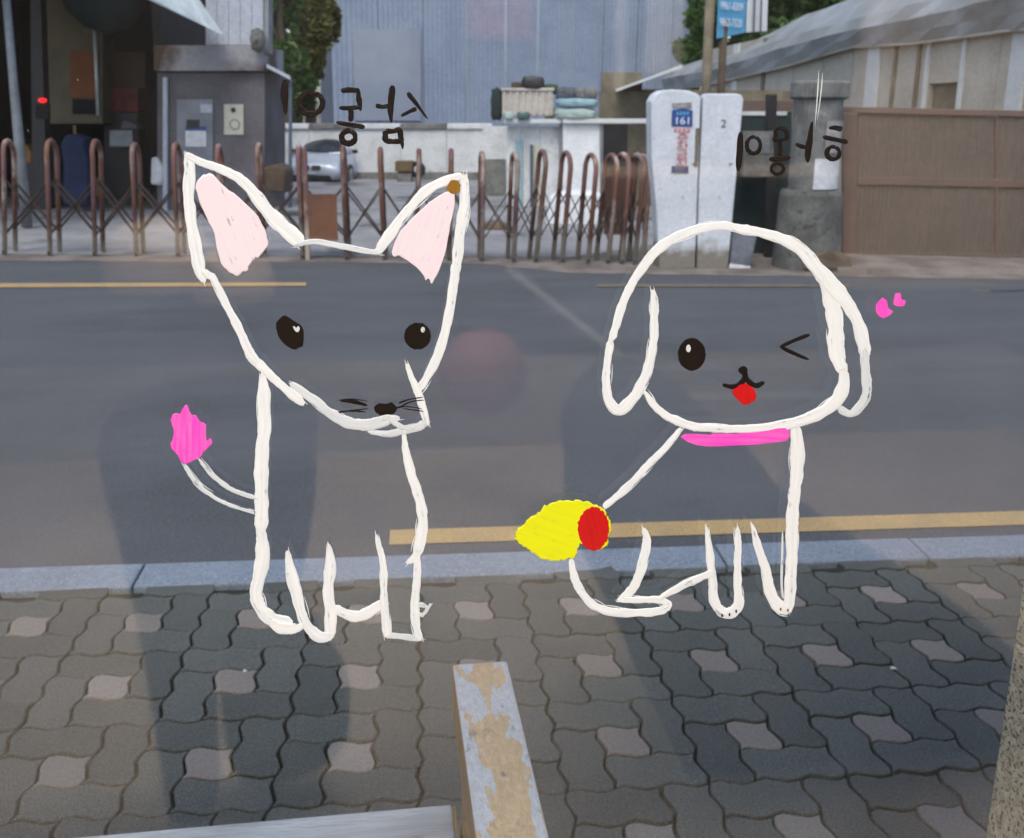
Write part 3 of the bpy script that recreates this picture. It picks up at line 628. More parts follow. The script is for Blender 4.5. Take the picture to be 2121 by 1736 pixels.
cat.st('tail_line', [(381, 962), (404, 997), (431, 1021), (470, 1044), (527, 1062)], [9, 10, 9, 8, 7], 'paint_thin')
cat.st('tail_line', [(412, 952), (440, 984), (474, 1011), (500, 1022), (530, 1032)], [9, 9, 9, 9, 8], 'paint_thin')
for dx, dy, w in ((18, -4, 2.2), (24, -2, 1.6), (-6, 14, 1.8)):
    cat.st('tail_hair', [(400 + dx, 958 + dy), (424 + dx, 988 + dy), (450 + dx, 1006 + dy)], [w * .6, w, w * .4], 'paint_thin', .3)
cat.fi('tail_tip', c5((1120, 50), (1150, 5), (1170, -10), (1195, 50), (1225, 58), (1255, 100), (1287, 108), (1288, 150), (1292, 215), (1318, 200), (1325, 235), (1270, 290), (1255, 320), (1200, 348), (1150, 360), (1110, 310), (1065, 245), (1078, 210), (1085, 150), (1068, 90), (1085, 45)), 'paint_pink', 1.0, n=3, label='hot pink flame-shaped tail tip')
cat.fi('ear_fill', c1((1270, 1092), (1330, 1090), (1400, 1165), (1500, 1240), (1609, 1345)) + c2((60, 1380), (98, 1460), (108, 1535), (50, 1610)) + c1((1600, 1610), (1560, 1655), (1545, 1690), (1510, 1706), (1490, 1725), (1450, 1712), (1420, 1690), (1390, 1660), (1370, 1600), (1340, 1460), (1290, 1360), (1240, 1240), (1225, 1150)), 'paint_pale_pink', 1.2, n=3, ang_=1.2, label='pale pink fill of the left ear')
cat.fi('ear_fill', c2((1235, 1195), (1275, 1208), (1270, 1300), (1240, 1450), (1215, 1580), (1180, 1690), (1150, 1745), (1130, 1775), (1110, 1740), (1095, 1755), (1080, 1720), (1010, 1650), (930, 1600), (892, 1605), (890, 1550), (940, 1440), (1050, 1330), (1150, 1240)), 'paint_pale_pink', 1.2, n=3, ang_=1.9, label='pale pink fill of the right ear')
cat.fi('ear_spot', ell(940, 388, 15, 15, 9), 'paint_brown', 1.6, n=2, label='ochre paint blot on the right ear')
e = cat.fi('eye', c6((160, 745), (210, 702), (270, 735), (325, 780), (330, 880), (300, 905), (265, 915), (200, 870), (165, 810)), 'paint_black', .6)
LAYER[0] = 7
cat.fi('eye_glint', c6((264, 770), (278, 772), (285, 782), (298, 768), (308, 786), (295, 808), (275, 795)), 'paint_thin', .2, n=2, parent=e)
LAYER[0] = 0
e = cat.fi('eye', ell(865, 696, 28, 28), 'paint_black', 1.0, n=3)
LAYER[0] = 7
cat.fi('eye_glint', ell(876, 683, 4.5, 6, 8), 'paint_thin', .2, n=2, parent=e)
cat.fi('nose', c6((770, 1280), (800, 1252), (850, 1255), (882, 1246), (915, 1280), (890, 1320), (830, 1332), (785, 1312)), 'paint_black', .6, n=4)
for p, w in ((c6((560, 1235), (640, 1240), (730, 1265)), [5, 9, 5]), (c6((545, 1232), (640, 1225), (735, 1240)), [1.5, 2.5, 1.5]), (c6((550, 1308), (620, 1298), (735, 1285)), [4, 3, 2]), (c6((590, 1300), (660, 1300), (720, 1306)), [2, 4, 2]),
             (c6((925, 1252), (990, 1228), (1080, 1213)), [4, 3, 2]), (c6((940, 1270), (1010, 1240), (1085, 1232)), [3, 2.5, 1.5]), (c6((910, 1280), (970, 1272), (1070, 1285)), [5, 2.5, 2]), (c6((950, 1284), (1010, 1292), (1080, 1302)), [1.5, 2.5, 2])):
    LAYER[0] = 7; cat.st('whisker', p, w, 'paint_black', .4)

dog = Drawing('dog_drawing', 'winking dog outlined in white paint with a pink collar and yellow red tail', 'drawing', 1500, 1275)
dog.st('outline', [(1351, 600), (1355, 625), (1355, 653), (1354, 702), (1347, 745), (1334, 785), (1313, 822), (1283, 850), (1263, 833), (1255, 795), (1258, 752), (1266, 702)], [10, 17, 18, 19, 21, 22, 22, 24, 22, 19, 18, 17])
dog.st('outline', [(1266, 705), (1280, 659), (1300, 606), (1327, 560), (1356, 523), (1396, 494), (1446, 474), (1493, 467), (1539, 476), (1586, 485), (1632, 500), (1665, 523), (1698, 563), (1731, 600), (1758, 633), (1781, 679), (1790, 719), (1793, 740)], [14, 18, 18, 19, 21, 21, 20, 19, 20, 22, 26, 28, 30, 34, 28, 26, 25, 22], 'paint_cream')
dog.st('outline', [(1791, 725), (1793, 769), (1795, 812), (1785, 838), (1761, 857), (1735, 844)], [18, 20, 22, 20, 16, 14], 'paint_thin')
dog.st('outline', [(1704, 572), (1716, 605), (1726, 640), (1731, 680), (1732, 719), (1739, 752), (1750, 775)], [16, 30, 34, 34, 35, 30, 18], 'paint_cream')
dog.st('outline', [(1748, 765), (1746, 802), (1731, 832), (1698, 856), (1645, 876), (1572, 887), (1506, 888), (1446, 885), (1413, 876), (1380, 861), (1353, 838), (1335, 810)], [18, 27, 27, 25, 22, 17, 16, 17, 18, 16, 15, 8], 'paint_cream')
dog.fi('collar', c7((1290, 1460), (1340, 1442), (1480, 1448)) + c8((0, 1440), (150, 1440), (300, 1430), (470, 1405), (480, 1480), (380, 1500), (250, 1512), (0, 1520)) + c7((1400, 1515), (1330, 1492)), 'paint_pink', .8, n=3, ang_=0, label='hot pink collar under the chin')
dog.st('back_line', [(1411, 886), (1380, 926), (1346, 960), (1320, 988), (1283, 1024), (1250, 1051)], [10, 14, 15, 15, 16, 11])
dog.fi('tail', cb((470, 780), (530, 722), (610, 660), (700, 602), (800, 588), (900, 590), (980, 618), (1040, 660), (1062, 760), (1030, 880), (960, 900), (900, 850), (868, 880), (835, 940), (740, 965), (650, 955), (560, 900), (480, 840)), 'paint_yellow', 3.2, n=6, ang_=.3, label='fuzzy yellow tail')
LAYER[0] = 7
dog.fi('tail_base', cb(*ell(958, 765, 100, 138, 14)), 'paint_red', 2.0, n=5, ang_=1.3, label='red oval at the root of the tail')
dog.st('haunch', [(1183, 1158), (1188, 1190), (1200, 1219), (1223, 1248), (1252, 1264), (1293, 1270), (1343, 1269), (1374, 1262), (1385, 1252), (1366, 1243), (1326, 1243), (1279, 1243)], [12, 17, 17, 18, 19, 19, 18, 17, 15, 14, 16, 12], 'paint_cream')
dog.st('leg', [(1333, 1094), (1339, 1117), (1334, 1156), (1320, 1200), (1304, 1226), (1280, 1243)], [10, 18, 19, 20, 18, 10], 'paint_cream')
dog.st('belly_line', [(1364, 1240), (1409, 1216), (1445, 1199), (1478, 1186)], [12, 15, 16, 14], 'paint_cream')
dog.st('leg', [(1463, 1092), (1470, 1146), (1476, 1197), (1478, 1238), (1491, 1264), (1511, 1270), (1529, 1253), (1528, 1214), (1528, 1163), (1529, 1129), (1528, 1092)], [8, 17, 17, 19, 20, 24, 22, 18, 16, 15, 8], 'paint_cream')
dog.st('leg', [(1558, 1086), (1569, 1129), (1586, 1180), (1596, 1228), (1614, 1258), (1636, 1264)], [8, 16, 18, 22, 27, 20], 'paint_cream')
dog.st('body_line', [(1647, 880), (1652, 926), (1650, 977), (1646, 1011), (1643, 1052), (1641, 1096), (1640, 1146), (1638, 1197), (1634, 1268)], [18, 30, 28, 24, 25, 25, 24, 24, 24], 'paint_cream')
dog.st('body_line', [(1621, 1100), (1620, 1150), (1619, 1210), (1622, 1240)], [3, 5, 5, 4], 'paint_thin', .4)
for x, y in ((1496, 1275), (1511, 1273), (1525, 1266), (1617, 1262), (1632, 1264)):
    LAYER[0] = 7; dog.fi('toe', ell(x, y, 2, 3.6, 7), 'paint_brown' if x > 1600 else 'paint_black', .3, n=2)
LAYER[0] = 0
e = dog.fi('eye', ell(1433, 734, 29, 34), 'paint_black', .7, n=3)
LAYER[0] = 7
dog.fi('eye_glint', ell(1426, 722, 5, 8, 8), 'paint_thin', .2, n=2, parent=e)
dog.st('winking_eye', [(1677, 693), (1646, 705), (1615, 719)], [8, 8, 7], 'paint_black', .4)
dog.st('winking_eye', [(1616, 718), (1644, 732), (1676, 745)], [7, 8, 5], 'paint_black', .4)
dog.fi('nose', c8(*ell(200, 1045, 30, 26, 9)), 'paint_black', .5, n=3)
LAYER[0] = 7
dog.st('mouth', c8((205, 1050), (212, 1090), (180, 1130), (130, 1148), (72, 1135)), [12, 12, 11, 10, 8], 'paint_black', .4)
LAYER[0] = 7
dog.st('mouth', c8((212, 1085), (240, 1120), (285, 1140), (332, 1118)), [12, 11, 11, 8], 'paint_black', .4)
LAYER[0] = 5
dog.fi('tongue', c8((210, 1120), (270, 1165), (282, 1220), (250, 1250), (200, 1260), (140, 1200), (140, 1160)), 'paint_red', .6, n=3, label='red tongue')
heart_a = Drawing('heart_drawing', 'larger hot pink heart painted right of the dog', 'drawing', 1830, 650, 'pink hearts beside the dog')
heart_a.fi('heart', c8((1070, 590), (1100, 615), (1108, 655), (1138, 680), (1085, 718), (1040, 700), (1028, 640)), 'paint_pink', .5, n=3)
heart_b = Drawing('heart_drawing', 'smaller pink heart at the upper right of the other heart', 'drawing', 1862, 632, 'pink hearts beside the dog')
heart_b.fi('heart', c8((1150, 565), (1185, 562), (1190, 600), (1215, 610), (1200, 645), (1140, 635)), 'paint_pink', .5, n=3)

def ring(cx, cy, rx, ry, w, a0=-1.2):
    return [(cx + rx * math.cos(a0 + k * 2 * math.pi / 14), cy + ry * math.sin(a0 + k * 2 * math.pi / 14)) for k in range(15)], w
nm = Drawing('painted_word', 'black mirror-written Korean word painted above the cat', 'lettering', 740, 300, 'painted names')
B = 'paint_black'
nm.add('syllable', [stroke_geo(c2((212, 500), (212, 600), (220, 718)), [10.4, 15.6, 5.2], .4), stroke_geo(*ring(519 + 378 * .3313, 645 * .3313, 24, 22.5, [10.4, 11.7, 13, 11.7, 10.4]), .5)], B)
nm.add('syllable', [stroke_geo(c2((565, 568), (625, 563), (682, 568)), [11.7, 11.7, 10.4], .4), stroke_geo(c2((670, 560), (678, 620), (688, 695)), [7.8, 11.7, 6.5], .4), stroke_geo(c2((553, 674), (620, 676), (690, 668)), [7.8, 10.4, 7.8], .4),
                    stroke_geo(c2((625, 680), (628, 720), (625, 762)), [10.4, 11.7, 10.4], .4), stroke_geo(c2((535, 765), (620, 780), (715, 796)), [7.8, 10.4, 10.4], .4), stroke_geo(*ring(519 + 612 * .3313, 858 * .3313, 14, 13, [10.4, 13, 11.7]), .5)], B)
nm.add('syllable', [stroke_geo(c2((888, 535), (878, 640), (875, 700), (880, 768)), [14.3, 13, 11.7, 5.2], .4), stroke_geo(c2((782, 658), (825, 668), (872, 660)), [9.1, 9.1, 9.1], .4), stroke_geo(c2((982, 580), (1040, 655), (1107, 744)), [11.7, 7.8, 3.9], .4),
                    stroke_geo(c2((1038, 678), (990, 700), (940, 726)), [10.4, 7.8, 6.5], .4), stroke_geo(c2((845, 818), (890, 822), (930, 812), (938, 850), (942, 892)), [11.7, 10.4, 11.7, 11.7, 10.4], .5), stroke_geo(c2((845, 818), (842, 850), (846, 878), (890, 885), (942, 888), (950, 935)), [11.7, 11.7, 11.7, 11.7, 10.4, 2.6], .5)], B)
n2_ = Drawing('painted_word', 'black mirror-written Korean word painted above the dog over the concrete pillar', 'lettering', 1640, 350, 'painted names')
n2_.add('syllable', [stroke_geo(c4((185, 825), (178, 940), (170, 1072)), [10.4, 14.3, 9.1], .5), stroke_geo(*ring(1473 + 265 * .3313, 908 * .3313, 14, 17, [7.8, 9.1, 7.8]), .5)], B)
n2_.add('syllable', [stroke_geo(c4((400, 812), (440, 800), (470, 822), (474, 876)), [6.5, 9.1, 9.1, 7.8], .4), stroke_geo(c4((402, 815), (404, 850), (398, 876), (474, 872)), [6.5, 7.8, 7.8, 7.8], .4), stroke_geo(c4((428, 880), (432, 930), (430, 982)), [7.8, 9.1, 7.8], .4),
                     stroke_geo(c4((362, 996), (430, 992), (498, 984)), [9.1, 10.4, 7.8], .4), stroke_geo(*ring(1473 + 415 * .3313, 1055 * .3313, 12.5, 11, [7.8, 7.8, 7.8]), .4)], B)
n2_.add('syllable', [stroke_geo(c4((632, 760), (618, 860), (605, 960), (603, 1018)), [5.2, 11.7, 13, 5.2], .4), stroke_geo(c4((528, 900), (565, 916), (606, 922)), [7.8, 9.1, 7.8], .4), stroke_geo(c4((735, 800), (780, 800), (820, 810)), [6.5, 10.4, 11.7], .4),
                     stroke_geo(c4((698, 855), (770, 872), (856, 890)), [10.4, 9.1, 10.4], .4), stroke_geo(*ring(1473 + 763 * .3313, 957 * .3313, 13, 13, [7.8, 9.1, 10.4, 7.8]), .4)], B)
for x0, x1, yy0, yy1 in ((1696, 1688, 145, 262), (1704, 1693, 150, 250)):
    n2_.st('highlight_streak', [(x0, yy0), ((x0 * .7 + x1 * .3), (yy0 * .6 + yy1 * .4)), (x1, yy1)], [1.5, 2.6, .8], 'paint_thin', .4)  # glossy reflected highlights drawn as thin paint strokes

# ------------------------------------------------------------------ far side: the rusty folding gate
hoops = [(2, 290, 528, -1), (96, 292, 530, -1), (189, 295, 530, -1), (275, 298, 531, -1), (361, 300, 532, -1), (450, 302, 533, -1), (530, 304, 533, -1), (620, 305, 536, -1), (711, 306, 538, -1), (789, 308, 538, 0), (865, 310, 539, 1), (936, 313, 540, 1), (1004, 316, 541, 1),
         (1070, 317, 543, 1), (1128, 318, 543, 1), (1182, 319, 544, 1), (1236, 319, 545, 1), (1277, 320, 546, 1), (1306, 320, 547, 1), (1332, 321, 548, 1), (1350, 321, 548, 1)]
gate = Thing('folding_gate', 'rusty folding gate of arched hoops and crossed bars across the yard entrance', 'gate', gnd(700, 535, ROADZ), 'F')
GD = .30                         # depth of a hoop
hp = []; rk2 = random.Random(21)
for i, (x, yt, yb, sd_) in enumerate(hoops):
    g_ = gnd(x + (8 if x < 800 else -6 if x < 1100 else -18), yb, ROADZ + .008)
    top = at(x, yt, g_.y); hz = top.z
    dirv = Vector((.012 if x > 1060 else -.05, 1, 0))
    if x > 900: dirv.x = -.05 - (x - 900) * .0010
    else: dirv.x = -.11
    dirv.normalize()
    hz += rk2.uniform(-.02, .02); top.x += rk2.uniform(-.02, .02); dirv.x += rk2.uniform(-.03, .03)
    a_ = g_.copy(); b_ = g_ + dirv * GD
    path = [a_, a_ + (Vector((top.x, top.y, 0)) - Vector((a_.x, a_.y, 0))) + Vector((0, 0, hz - .17 - a_.z))]
    A = path[1]; Bt = A + dirv * GD
    for k in range(1, 10):
        t = math.pi * k / 10; path.append(A + dirv * GD * (1 - math.cos(t)) / 2 + Vector((0, 0, .17 * math.sin(t))))
    path += [Bt, b_]
    gate.part('hoop', MB().tube(path, .029, 8), M['rust'], smooth=True)
    hp.append((a_, A, b_, Bt))
    gate.part('foot_wheel', MB().tube([a_ + Vector((-.014, 0, .035)), a_ + Vector((.014, 0, .035))], .034, 10), M['black'])
for i in range(len(hp) - 1):
    for side in (1, 0):
        A0, A1 = (hp[i][0], hp[i][1]) if not side else (hp[i][2], hp[i][3]); B0, B1 = (hp[i + 1][0], hp[i + 1][1]) if not side else (hp[i + 1][2], hp[i + 1][3])
        off = Vector((0, .03 if not side else -.03, 0))
        lo, hi = .22 + rk2.uniform(-.02, .02), .76 + rk2.uniform(-.02, .02)
        gate.part('cross_bar', MB().bar(A0.lerp(A1, lo) + off, B0.lerp(B1, hi) + off, .012, .05, (0, 1, 0)), M['rust_dark'])
        gate.part('cross_bar', MB().bar(A0.lerp(A1, hi) + off * 1.5, B0.lerp(B1, lo) + off * 1.5, .012, .05, (0, 1, 0)), M['rust_dark'])
f0 = hp[7][0].y - .05
pa, pb, pc, pd = at(632, 498, f0), at(700, 499, f0), at(697, 402, f0), at(630, 402, f0)
gate.part('plate', MB().prism([pa, pb, pc, pd], (0, .012, 0)), M['rust_plate'], .004, label='rusty brown sheet plate hung low on the gate')
gate.part('plate_post', MB().bar(at(638, 540, f0 + .02), at(631, 306, f0 + .02), .05, .05, (0, 1, 0)), M['rust'], .006)

# ------------------------------------------------------------------ white gate posts with the number plate
fA = gnd(1400, 556, ROADZ).y
def P3(x, y, f): return at(x, y, f)
po = Thing('gate_post', 'white concrete post with rounded top and blue 161 number plate', 'post', gnd(1400, 556, ROADZ), 'F', 'white posts beside the folding gate')
outl = [P3(1366, 558, fA), P3(1440, 557, fA), P3(1446, 380, fA), P3(1452, 205, fA), P3(1448, 196, fA), P3(1428, 188, fA), P3(1395, 185, fA), P3(1372, 187, fA), P3(1358, 195, fA), P3(1349, 210, fA), P3(1350, 330, fA), P3(1360, 440, fA)]
po.part('body', MB().prism(outl, (-.03, .22, 0)), M['white_post'], .018, seg=3)
fp = fA - .012
def plate(t, name, x0, y0_, x1, y1_, f, m, label=None, skew=0, th=.01):
    return t.part(name, MB().prism([P3(x0 + skew, y1_, f), P3(x1 + skew, y1_, f), P3(x1, y0_, f), P3(x0, y0_, f)], (0, th, 0)), m, label=label)
npl = po.part('number_plate', MB().prism([P3(1391, 261, fp), P3(1434, 262, fp), P3(1435, 229, fp), P3(1428, 228, fp), P3(1415, 224, fp), P3(1402, 227, fp), P3(1392, 228, fp)], (0, .01, 0)), M['sign_blue'], label='blue enamel plate numbered 161')
pxm = fp / CP / FPX              # metres per picture px there
def txt(parent_thing, body, x, y, f, px, m, name='lettering', sx=1.0, parent=None):
    p = at(x, y, f) - parent_thing.base
    return text_mesh(name, body, px * f / FPX * 1.02, m, p, (math.pi / 2, 0, 0), parent or parent_thing.e, .0015, sx=sx)
txt(po, '161', 1414, 251, fp - .003, 20, M['letter_white'], sx=1.15, parent=npl)
for k in range(4): po.part('small_character', MB().prism([P3(1401 + k * 7, 238, fp - .002), P3(1406 + k * 7, 238, fp - .002), P3(1405 + k * 7, 231, fp - .002), P3(1402 + k * 7, 231, fp - .002)], (0, .003, 0)), M['sign_cyan'], parent=npl)
po.part('sticker_remains', MB().prism([P3(1393, 223, fp), P3(1433, 224, fp), P3(1432, 212, fp), P3(1392, 214, fp)], (0, .008, 0)), mat('torn_sticker', (.2, .18, .17), .9, (.34, .33, .33), 9, bump=.1))
for k in range(4): po.part('small_character', MB().prism([P3(1396 + k * 9, 273, fp + .004), P3(1402 + k * 9, 273, fp + .004), P3(1402 + k * 9, 266, fp + .004), P3(1396 + k * 9, 267, fp + .004)], (0, .006, 0)), M['red_paint'])
for k, ch in enumerate('주차금지'):
    txt(po, ch, 1414 - k * .6, 285 + k * 18, fp, 23, M['red_paint'], sx=1.2)
sb = plate(po, 'sticker_strip', 1391, 344, 1426, 358, fp, M['concrete_dark'])
for x_, w_ in ((1393, 6), (1403, 3), (1408, 5), (1418, 7)): po.part('small_character', MB().prism([P3(x_, 355, fp - .003), P3(x_ + w_, 355, fp - .003), P3(x_ + w_ * .6, 346, fp - .003), P3(x_ + 1, 346, fp - .003)], (0, .003, 0)), M['sign_blue'], parent=sb)
po.part('exposed_edge', MB().prism([P3(1441, 266, fp + .004), P3(1449, 265, fp + .004), P3(1445, 345, fp + .004), P3(1438, 346, fp + .004)], (0, .01, 0)), M['beige_shed'])
pb_ = Thing('gate_post', 'plain white slab post narrowing to its foot, right of the numbered post', 'post', gnd(1475, 556, ROADZ), 'F', 'white posts beside the folding gate')
fB = fA + .03
outl = [P3(1443, 557, fB), P3(1508, 556, fB), P3(1524, 380, fB), P3(1540, 206, fB), P3(1536, 197, fB), P3(1526, 194, fB), P3(1462, 194, fB), P3(1456, 200, fB), P3(1453, 270, fB), P3(1447, 400, fB)]
pb_.part('body', MB().prism(outl, (0, .2, 0)), M['white_post'], .015, seg=3)
txt(pb_, '2', 1499, 257, fB - .004, 22, M['concrete_dark'], 'chipped_mark')

# ------------------------------------------------------------------ round concrete pillar, bin, meter box, brown gate
fC = gnd(1680, 562, ROADZ).y
cc = at(1680, 400, fC + .35); rC = (at(1733, 300, fC + .3) - at(1629, 300, fC + .3)).length / 2 * .95
zt, zb, zk = at(1680, 168, fC + .3).z, at(1680, 396, fC + .1).z, at(1680, 205, fC + .1).z
cp_ = Thing('concrete_pillar', 'old grey concrete pillar with wider cap and base left of the brown gate', 'pillar', (cc.x, cc.y, ROADZ), 'F')
c0 = Vector((cc.x, cc.y, 0))
cp_.part('base', MB().lathe(c0, [(rC * 1.42, ROADZ), (rC * 1.38, ROADZ + .3), (rC * 1.30, zb - .05), (rC * 1.22, zb)], 28), M['concrete_dark'], .01)
cp_.part('shaft', MB().lathe(c0, [(rC * .98, zb), (rC, zk)], 28), M['concrete'])
cp_.part('cap', MB().lathe(c0, [(rC * 1.08, zk), (rC * 1.19, zk + .02), (rC * 1.19, zt - .02), (rC * 1.1, zt)], 28), M['concrete'], .008)
def arcpatch(c, r, a0, a1, z0, z1):
    mb = MB(); n = 8; vs = []
    for k in range(n + 1):
        t = a0 + (a1 - a0) * k / n
        for rr in (r, r + .008):
            vs += [(c.x + rr * math.sin(t), c.y - rr * math.cos(t), z0), (c.x + rr * math.sin(t), c.y - rr * math.cos(t), z1)]
    fs = []
    for k in range(n):
        o_ = k * 4; fs += [(o_+2, o_+6, o_+7, o_+3), (o_, o_+1, o_+5, o_+4), (o_+1, o_+3, o_+7, o_+5), (o_, o_+4, o_+6, o_+2)]
    fs += [(0, 2, 3, 1), (n*4, n*4+1, n*4+3, n*4+2)]
    return mb.add(vs, fs)
cp_.part('poster', arcpatch(c0, rC + .002, -.25, 1.25, zb + .02, at(1700, 330, fC).z), M['paper_white'], label='torn white notice wrapped round the shaft')
cp_.part('poster', arcpatch(c0, rC + .004, .1, 1.2, at(1700, 318, fC).z, at(1700, 250, fC).z), mat('grey_notice', (.34, .34, .34), .9, (.22, .22, .22), 7, bump=.1), label='faded grey notice wrapped round the shaft')
rk = random.Random(5)
def rock(name, c, sx, sy, sz, m, label, cat_='stone'):
    bm = bmesh.new(); bmesh.ops.create_icosphere(bm, subdivisions=2, radius=1)
    for v in bm.verts:
        s_ = rk.uniform(.72, 1.15); v.co = Vector((v.co.x * sx * s_, v.co.y * sy * s_, max(v.co.z, -.5) * sz * s_))
    me = bpy.data.meshes.new(name); bm.to_mesh(me); bm.free()
    o_ = link(name, me); o_.location = W(*c); o_.rotation_euler = (0, 0, -YAW); tag(o_, label, cat_); return finish(o_, m)
rock('stone', gnd(1700, 560, ROADZ) + Vector((0, .05, .05)), .34, .2, .2, M['rock'], 'brown stone leaning against the foot of the concrete pillar')
bn = Thing('bin', 'silver tapered bin leaning beside the white slab post', 'bin', gnd(1538, 552, ROADZ), 'F')
fb = gnd(1538, 556, ROADZ).y
bn.part('body', MB().hexa([P3(1512, 548, fb), P3(1554, 556, fb), P3(1554, 556, fb) + Vector((0, .26, .02)), P3(1512, 548, fb) + Vector((0, .26, .02))], [P3(1516, 478, fb + .04), P3(1569, 486, fb + .04), P3(1569, 486, fb + .04) + Vector((0, .3, 0)), P3(1516, 478, fb + .04) + Vector((0, .3, 0))]), mat('silver_bin', (.17, .18, .21), .4, (.1, .105, .125), 4, metal=.3, bump=.1), .012)
bn.part('rim', MB().hexa([P3(1510, 556, fb - .015), P3(1553, 560, fb - .015), P3(1553, 560, fb + .02), P3(1510, 556, fb + .02)], [P3(1511, 546, fb - .015), P3(1555, 552, fb - .015), P3(1555, 552, fb + .02), P3(1511, 546, fb + .02)]), M['paper_white'], .006)
mbx = Thing('meter_box', 'grey electric meter box on a post behind the white slab post', 'box', gnd(1572, 540, ROADZ), 'F')
fm = fC + 1.0
plate(mbx, 'housing', 1540, 272, 1602, 366, fm, M['concrete'], th=.18)
plate(mbx, 'door', 1548, 280, 1594, 318, fm - .012, M['pole'])
mbx.part('post', MB().prism([P3(1584, 545, fm + .02), P3(1604, 545, fm + .02), P3(1610, 195, fm + .02), P3(1590, 195, fm + .02)], (0, .1, 0)), M['black'], .005)
fD = gnd(1750, 534, ROADZ).y; fE = gnd(2121, 543, ROADZ).y
ns_ = Thing('net_screen', 'dark green mesh screen with a brown top rail behind the white slab post', 'screen', at(1560, 530, fD), 'F')
ns_.part('mesh_sheet', MB().prism([P3(1500, 540, fD + .3), P3(1640, 540, fD + .3), P3(1640, 232, fD + .3), P3(1500, 230, fD + .3)], (0, .02, 0)), M['green_dark'])
ns_.part('top_rail', MB().prism([P3(1500, 229, fD + .28), P3(1660, 229, fD + .28), P3(1660, 208, fD + .28), P3(1500, 208, fD + .28)], (0, .05, 0)), M['brown_rail'], .005)
ns_.part('white_strip', MB().prism([P3(1500, 239, fD + .28), P3(1630, 239, fD + .28), P3(1630, 231, fD + .28), P3(1500, 231, fD + .28)], (0, .03, 0)), M['paper_white'])
bg_ = Thing('sliding_gate', 'brown sheet-metal sliding gate on the right side of the road', 'gate', gnd(1750, 534, ROADZ), 'F')
def G(x, y, d=0):                # point on the gate's sloping line
    t = (x - 1750) / (2121 - 1750); return at(x, y, fD + (fE - fD) * t + d)
def gq(name, x0, yt0, yb0, x1, yt1, yb1, d, th, m, bev=.004, label=None):
    return bg_.part(name, MB().prism([G(x0, yb0, d), G(x1, yb1, d), G(x1, yt1, d), G(x0, yt0, d)], (0, th, 0)), m, bev, label=label)
def top(x): return 221 + (x - 1750) * .022
def bot(x): return 531 + (x - 1750) * .02
def midy(x): return 374 + (x - 1750) * .016
for x0, x1 in ((1775.5, 2062), (2068, 2420)):
    gq('panel', x0, top(x0) + 10, midy(x0) - 6, x1, top(x1) + 10, midy(x1) - 6, .03, .02, M['brown_gate'])
    gq('panel', x0, midy(x0) + 8, bot(x0) - 8, x1, midy(x1) + 8, bot(x1) - 8, .03, .02, M['brown_gate'])
gq('rail', 1746, top(1746), top(1746) + 13, 2420, top(2420), top(2420) + 13, 0, .06, M['brown_rail'], .006)
gq('rail', 1776, midy(1776) - 7, midy(1776) + 9, 2420, midy(2420) - 7, midy(2420) + 9, .008, .05, M['brown_rail'], .006)
gq('rail', 1776, bot(1776) - 10, bot(1776), 2420, bot(2420) - 10, bot(2420), .008, .05, M['brown_gate'], .006)
gq('stile', 1746, top(1746) + 14, bot(1746), 1775, top(1775) + 14, bot(1775), .004, .06, M['brown_rail'], .006)
gq('stile', 2062, top(2062) + 14, midy(2062) - 8, 2068, top(2068) + 14, midy(2068) - 8, .014, .05, M['brown_rail'], .003)
gq('stile', 2062, midy(2062) + 10, bot(2062) - 11, 2068, midy(2068) + 10, bot(2068) - 11, .014, .05, M['brown_rail'], .003)
lo_ = [gnd(1735, 568, ROADZ), gnd(2500, 566, ROADZ), gnd(2500, 530, ROADZ), gnd(1735, 530, ROADZ)]
struct('gate_threshold', MB().hexa(lo_, [p + Vector((0, .02, .05)) for p in lo_]), M['verge'])

# ------------------------------------------------------------------ panelled shed along the right, with its vinyl eave sheet
WA, WB = Vector((7.6, 14.2, 0)), Vector((5.9, 28, 0))
def onwall(x, y):                # point of the shed wall seen at (x, y)
    a_, v = ang(x, y); k = a_ / (CP - v * SP)            # r = k f
    dr = (WB.x - WA.x) / (WB.y - WA.y)
    f = (WA.x - dr * WA.y) / (k - dr); return at(x, y, f)
wdir = (WB - WA).normalized(); wn_ = Vector((-wdir.y, wdir.x, 0)); wn_ = wn_ if wn_.x < 0 else -wn_
shed = Thing('panelled_shed', 'long cream panelled shed with a grey vinyl sheet along its eave', 'shed', (WA.x, WA.y, ROADZ), 'F')
edges = [1470, 1520, 1578, 1640, 1700, 1760, 1798, 1848, 1898, 1990, 2060, 2118, 2200, 2300]
zE = onwall(2121, 66).z + .7
def wl(x, z):
    p = onwall(x, 200); return Vector((p.x, p.y, z))
wx0, wx1 = 1922, 1986
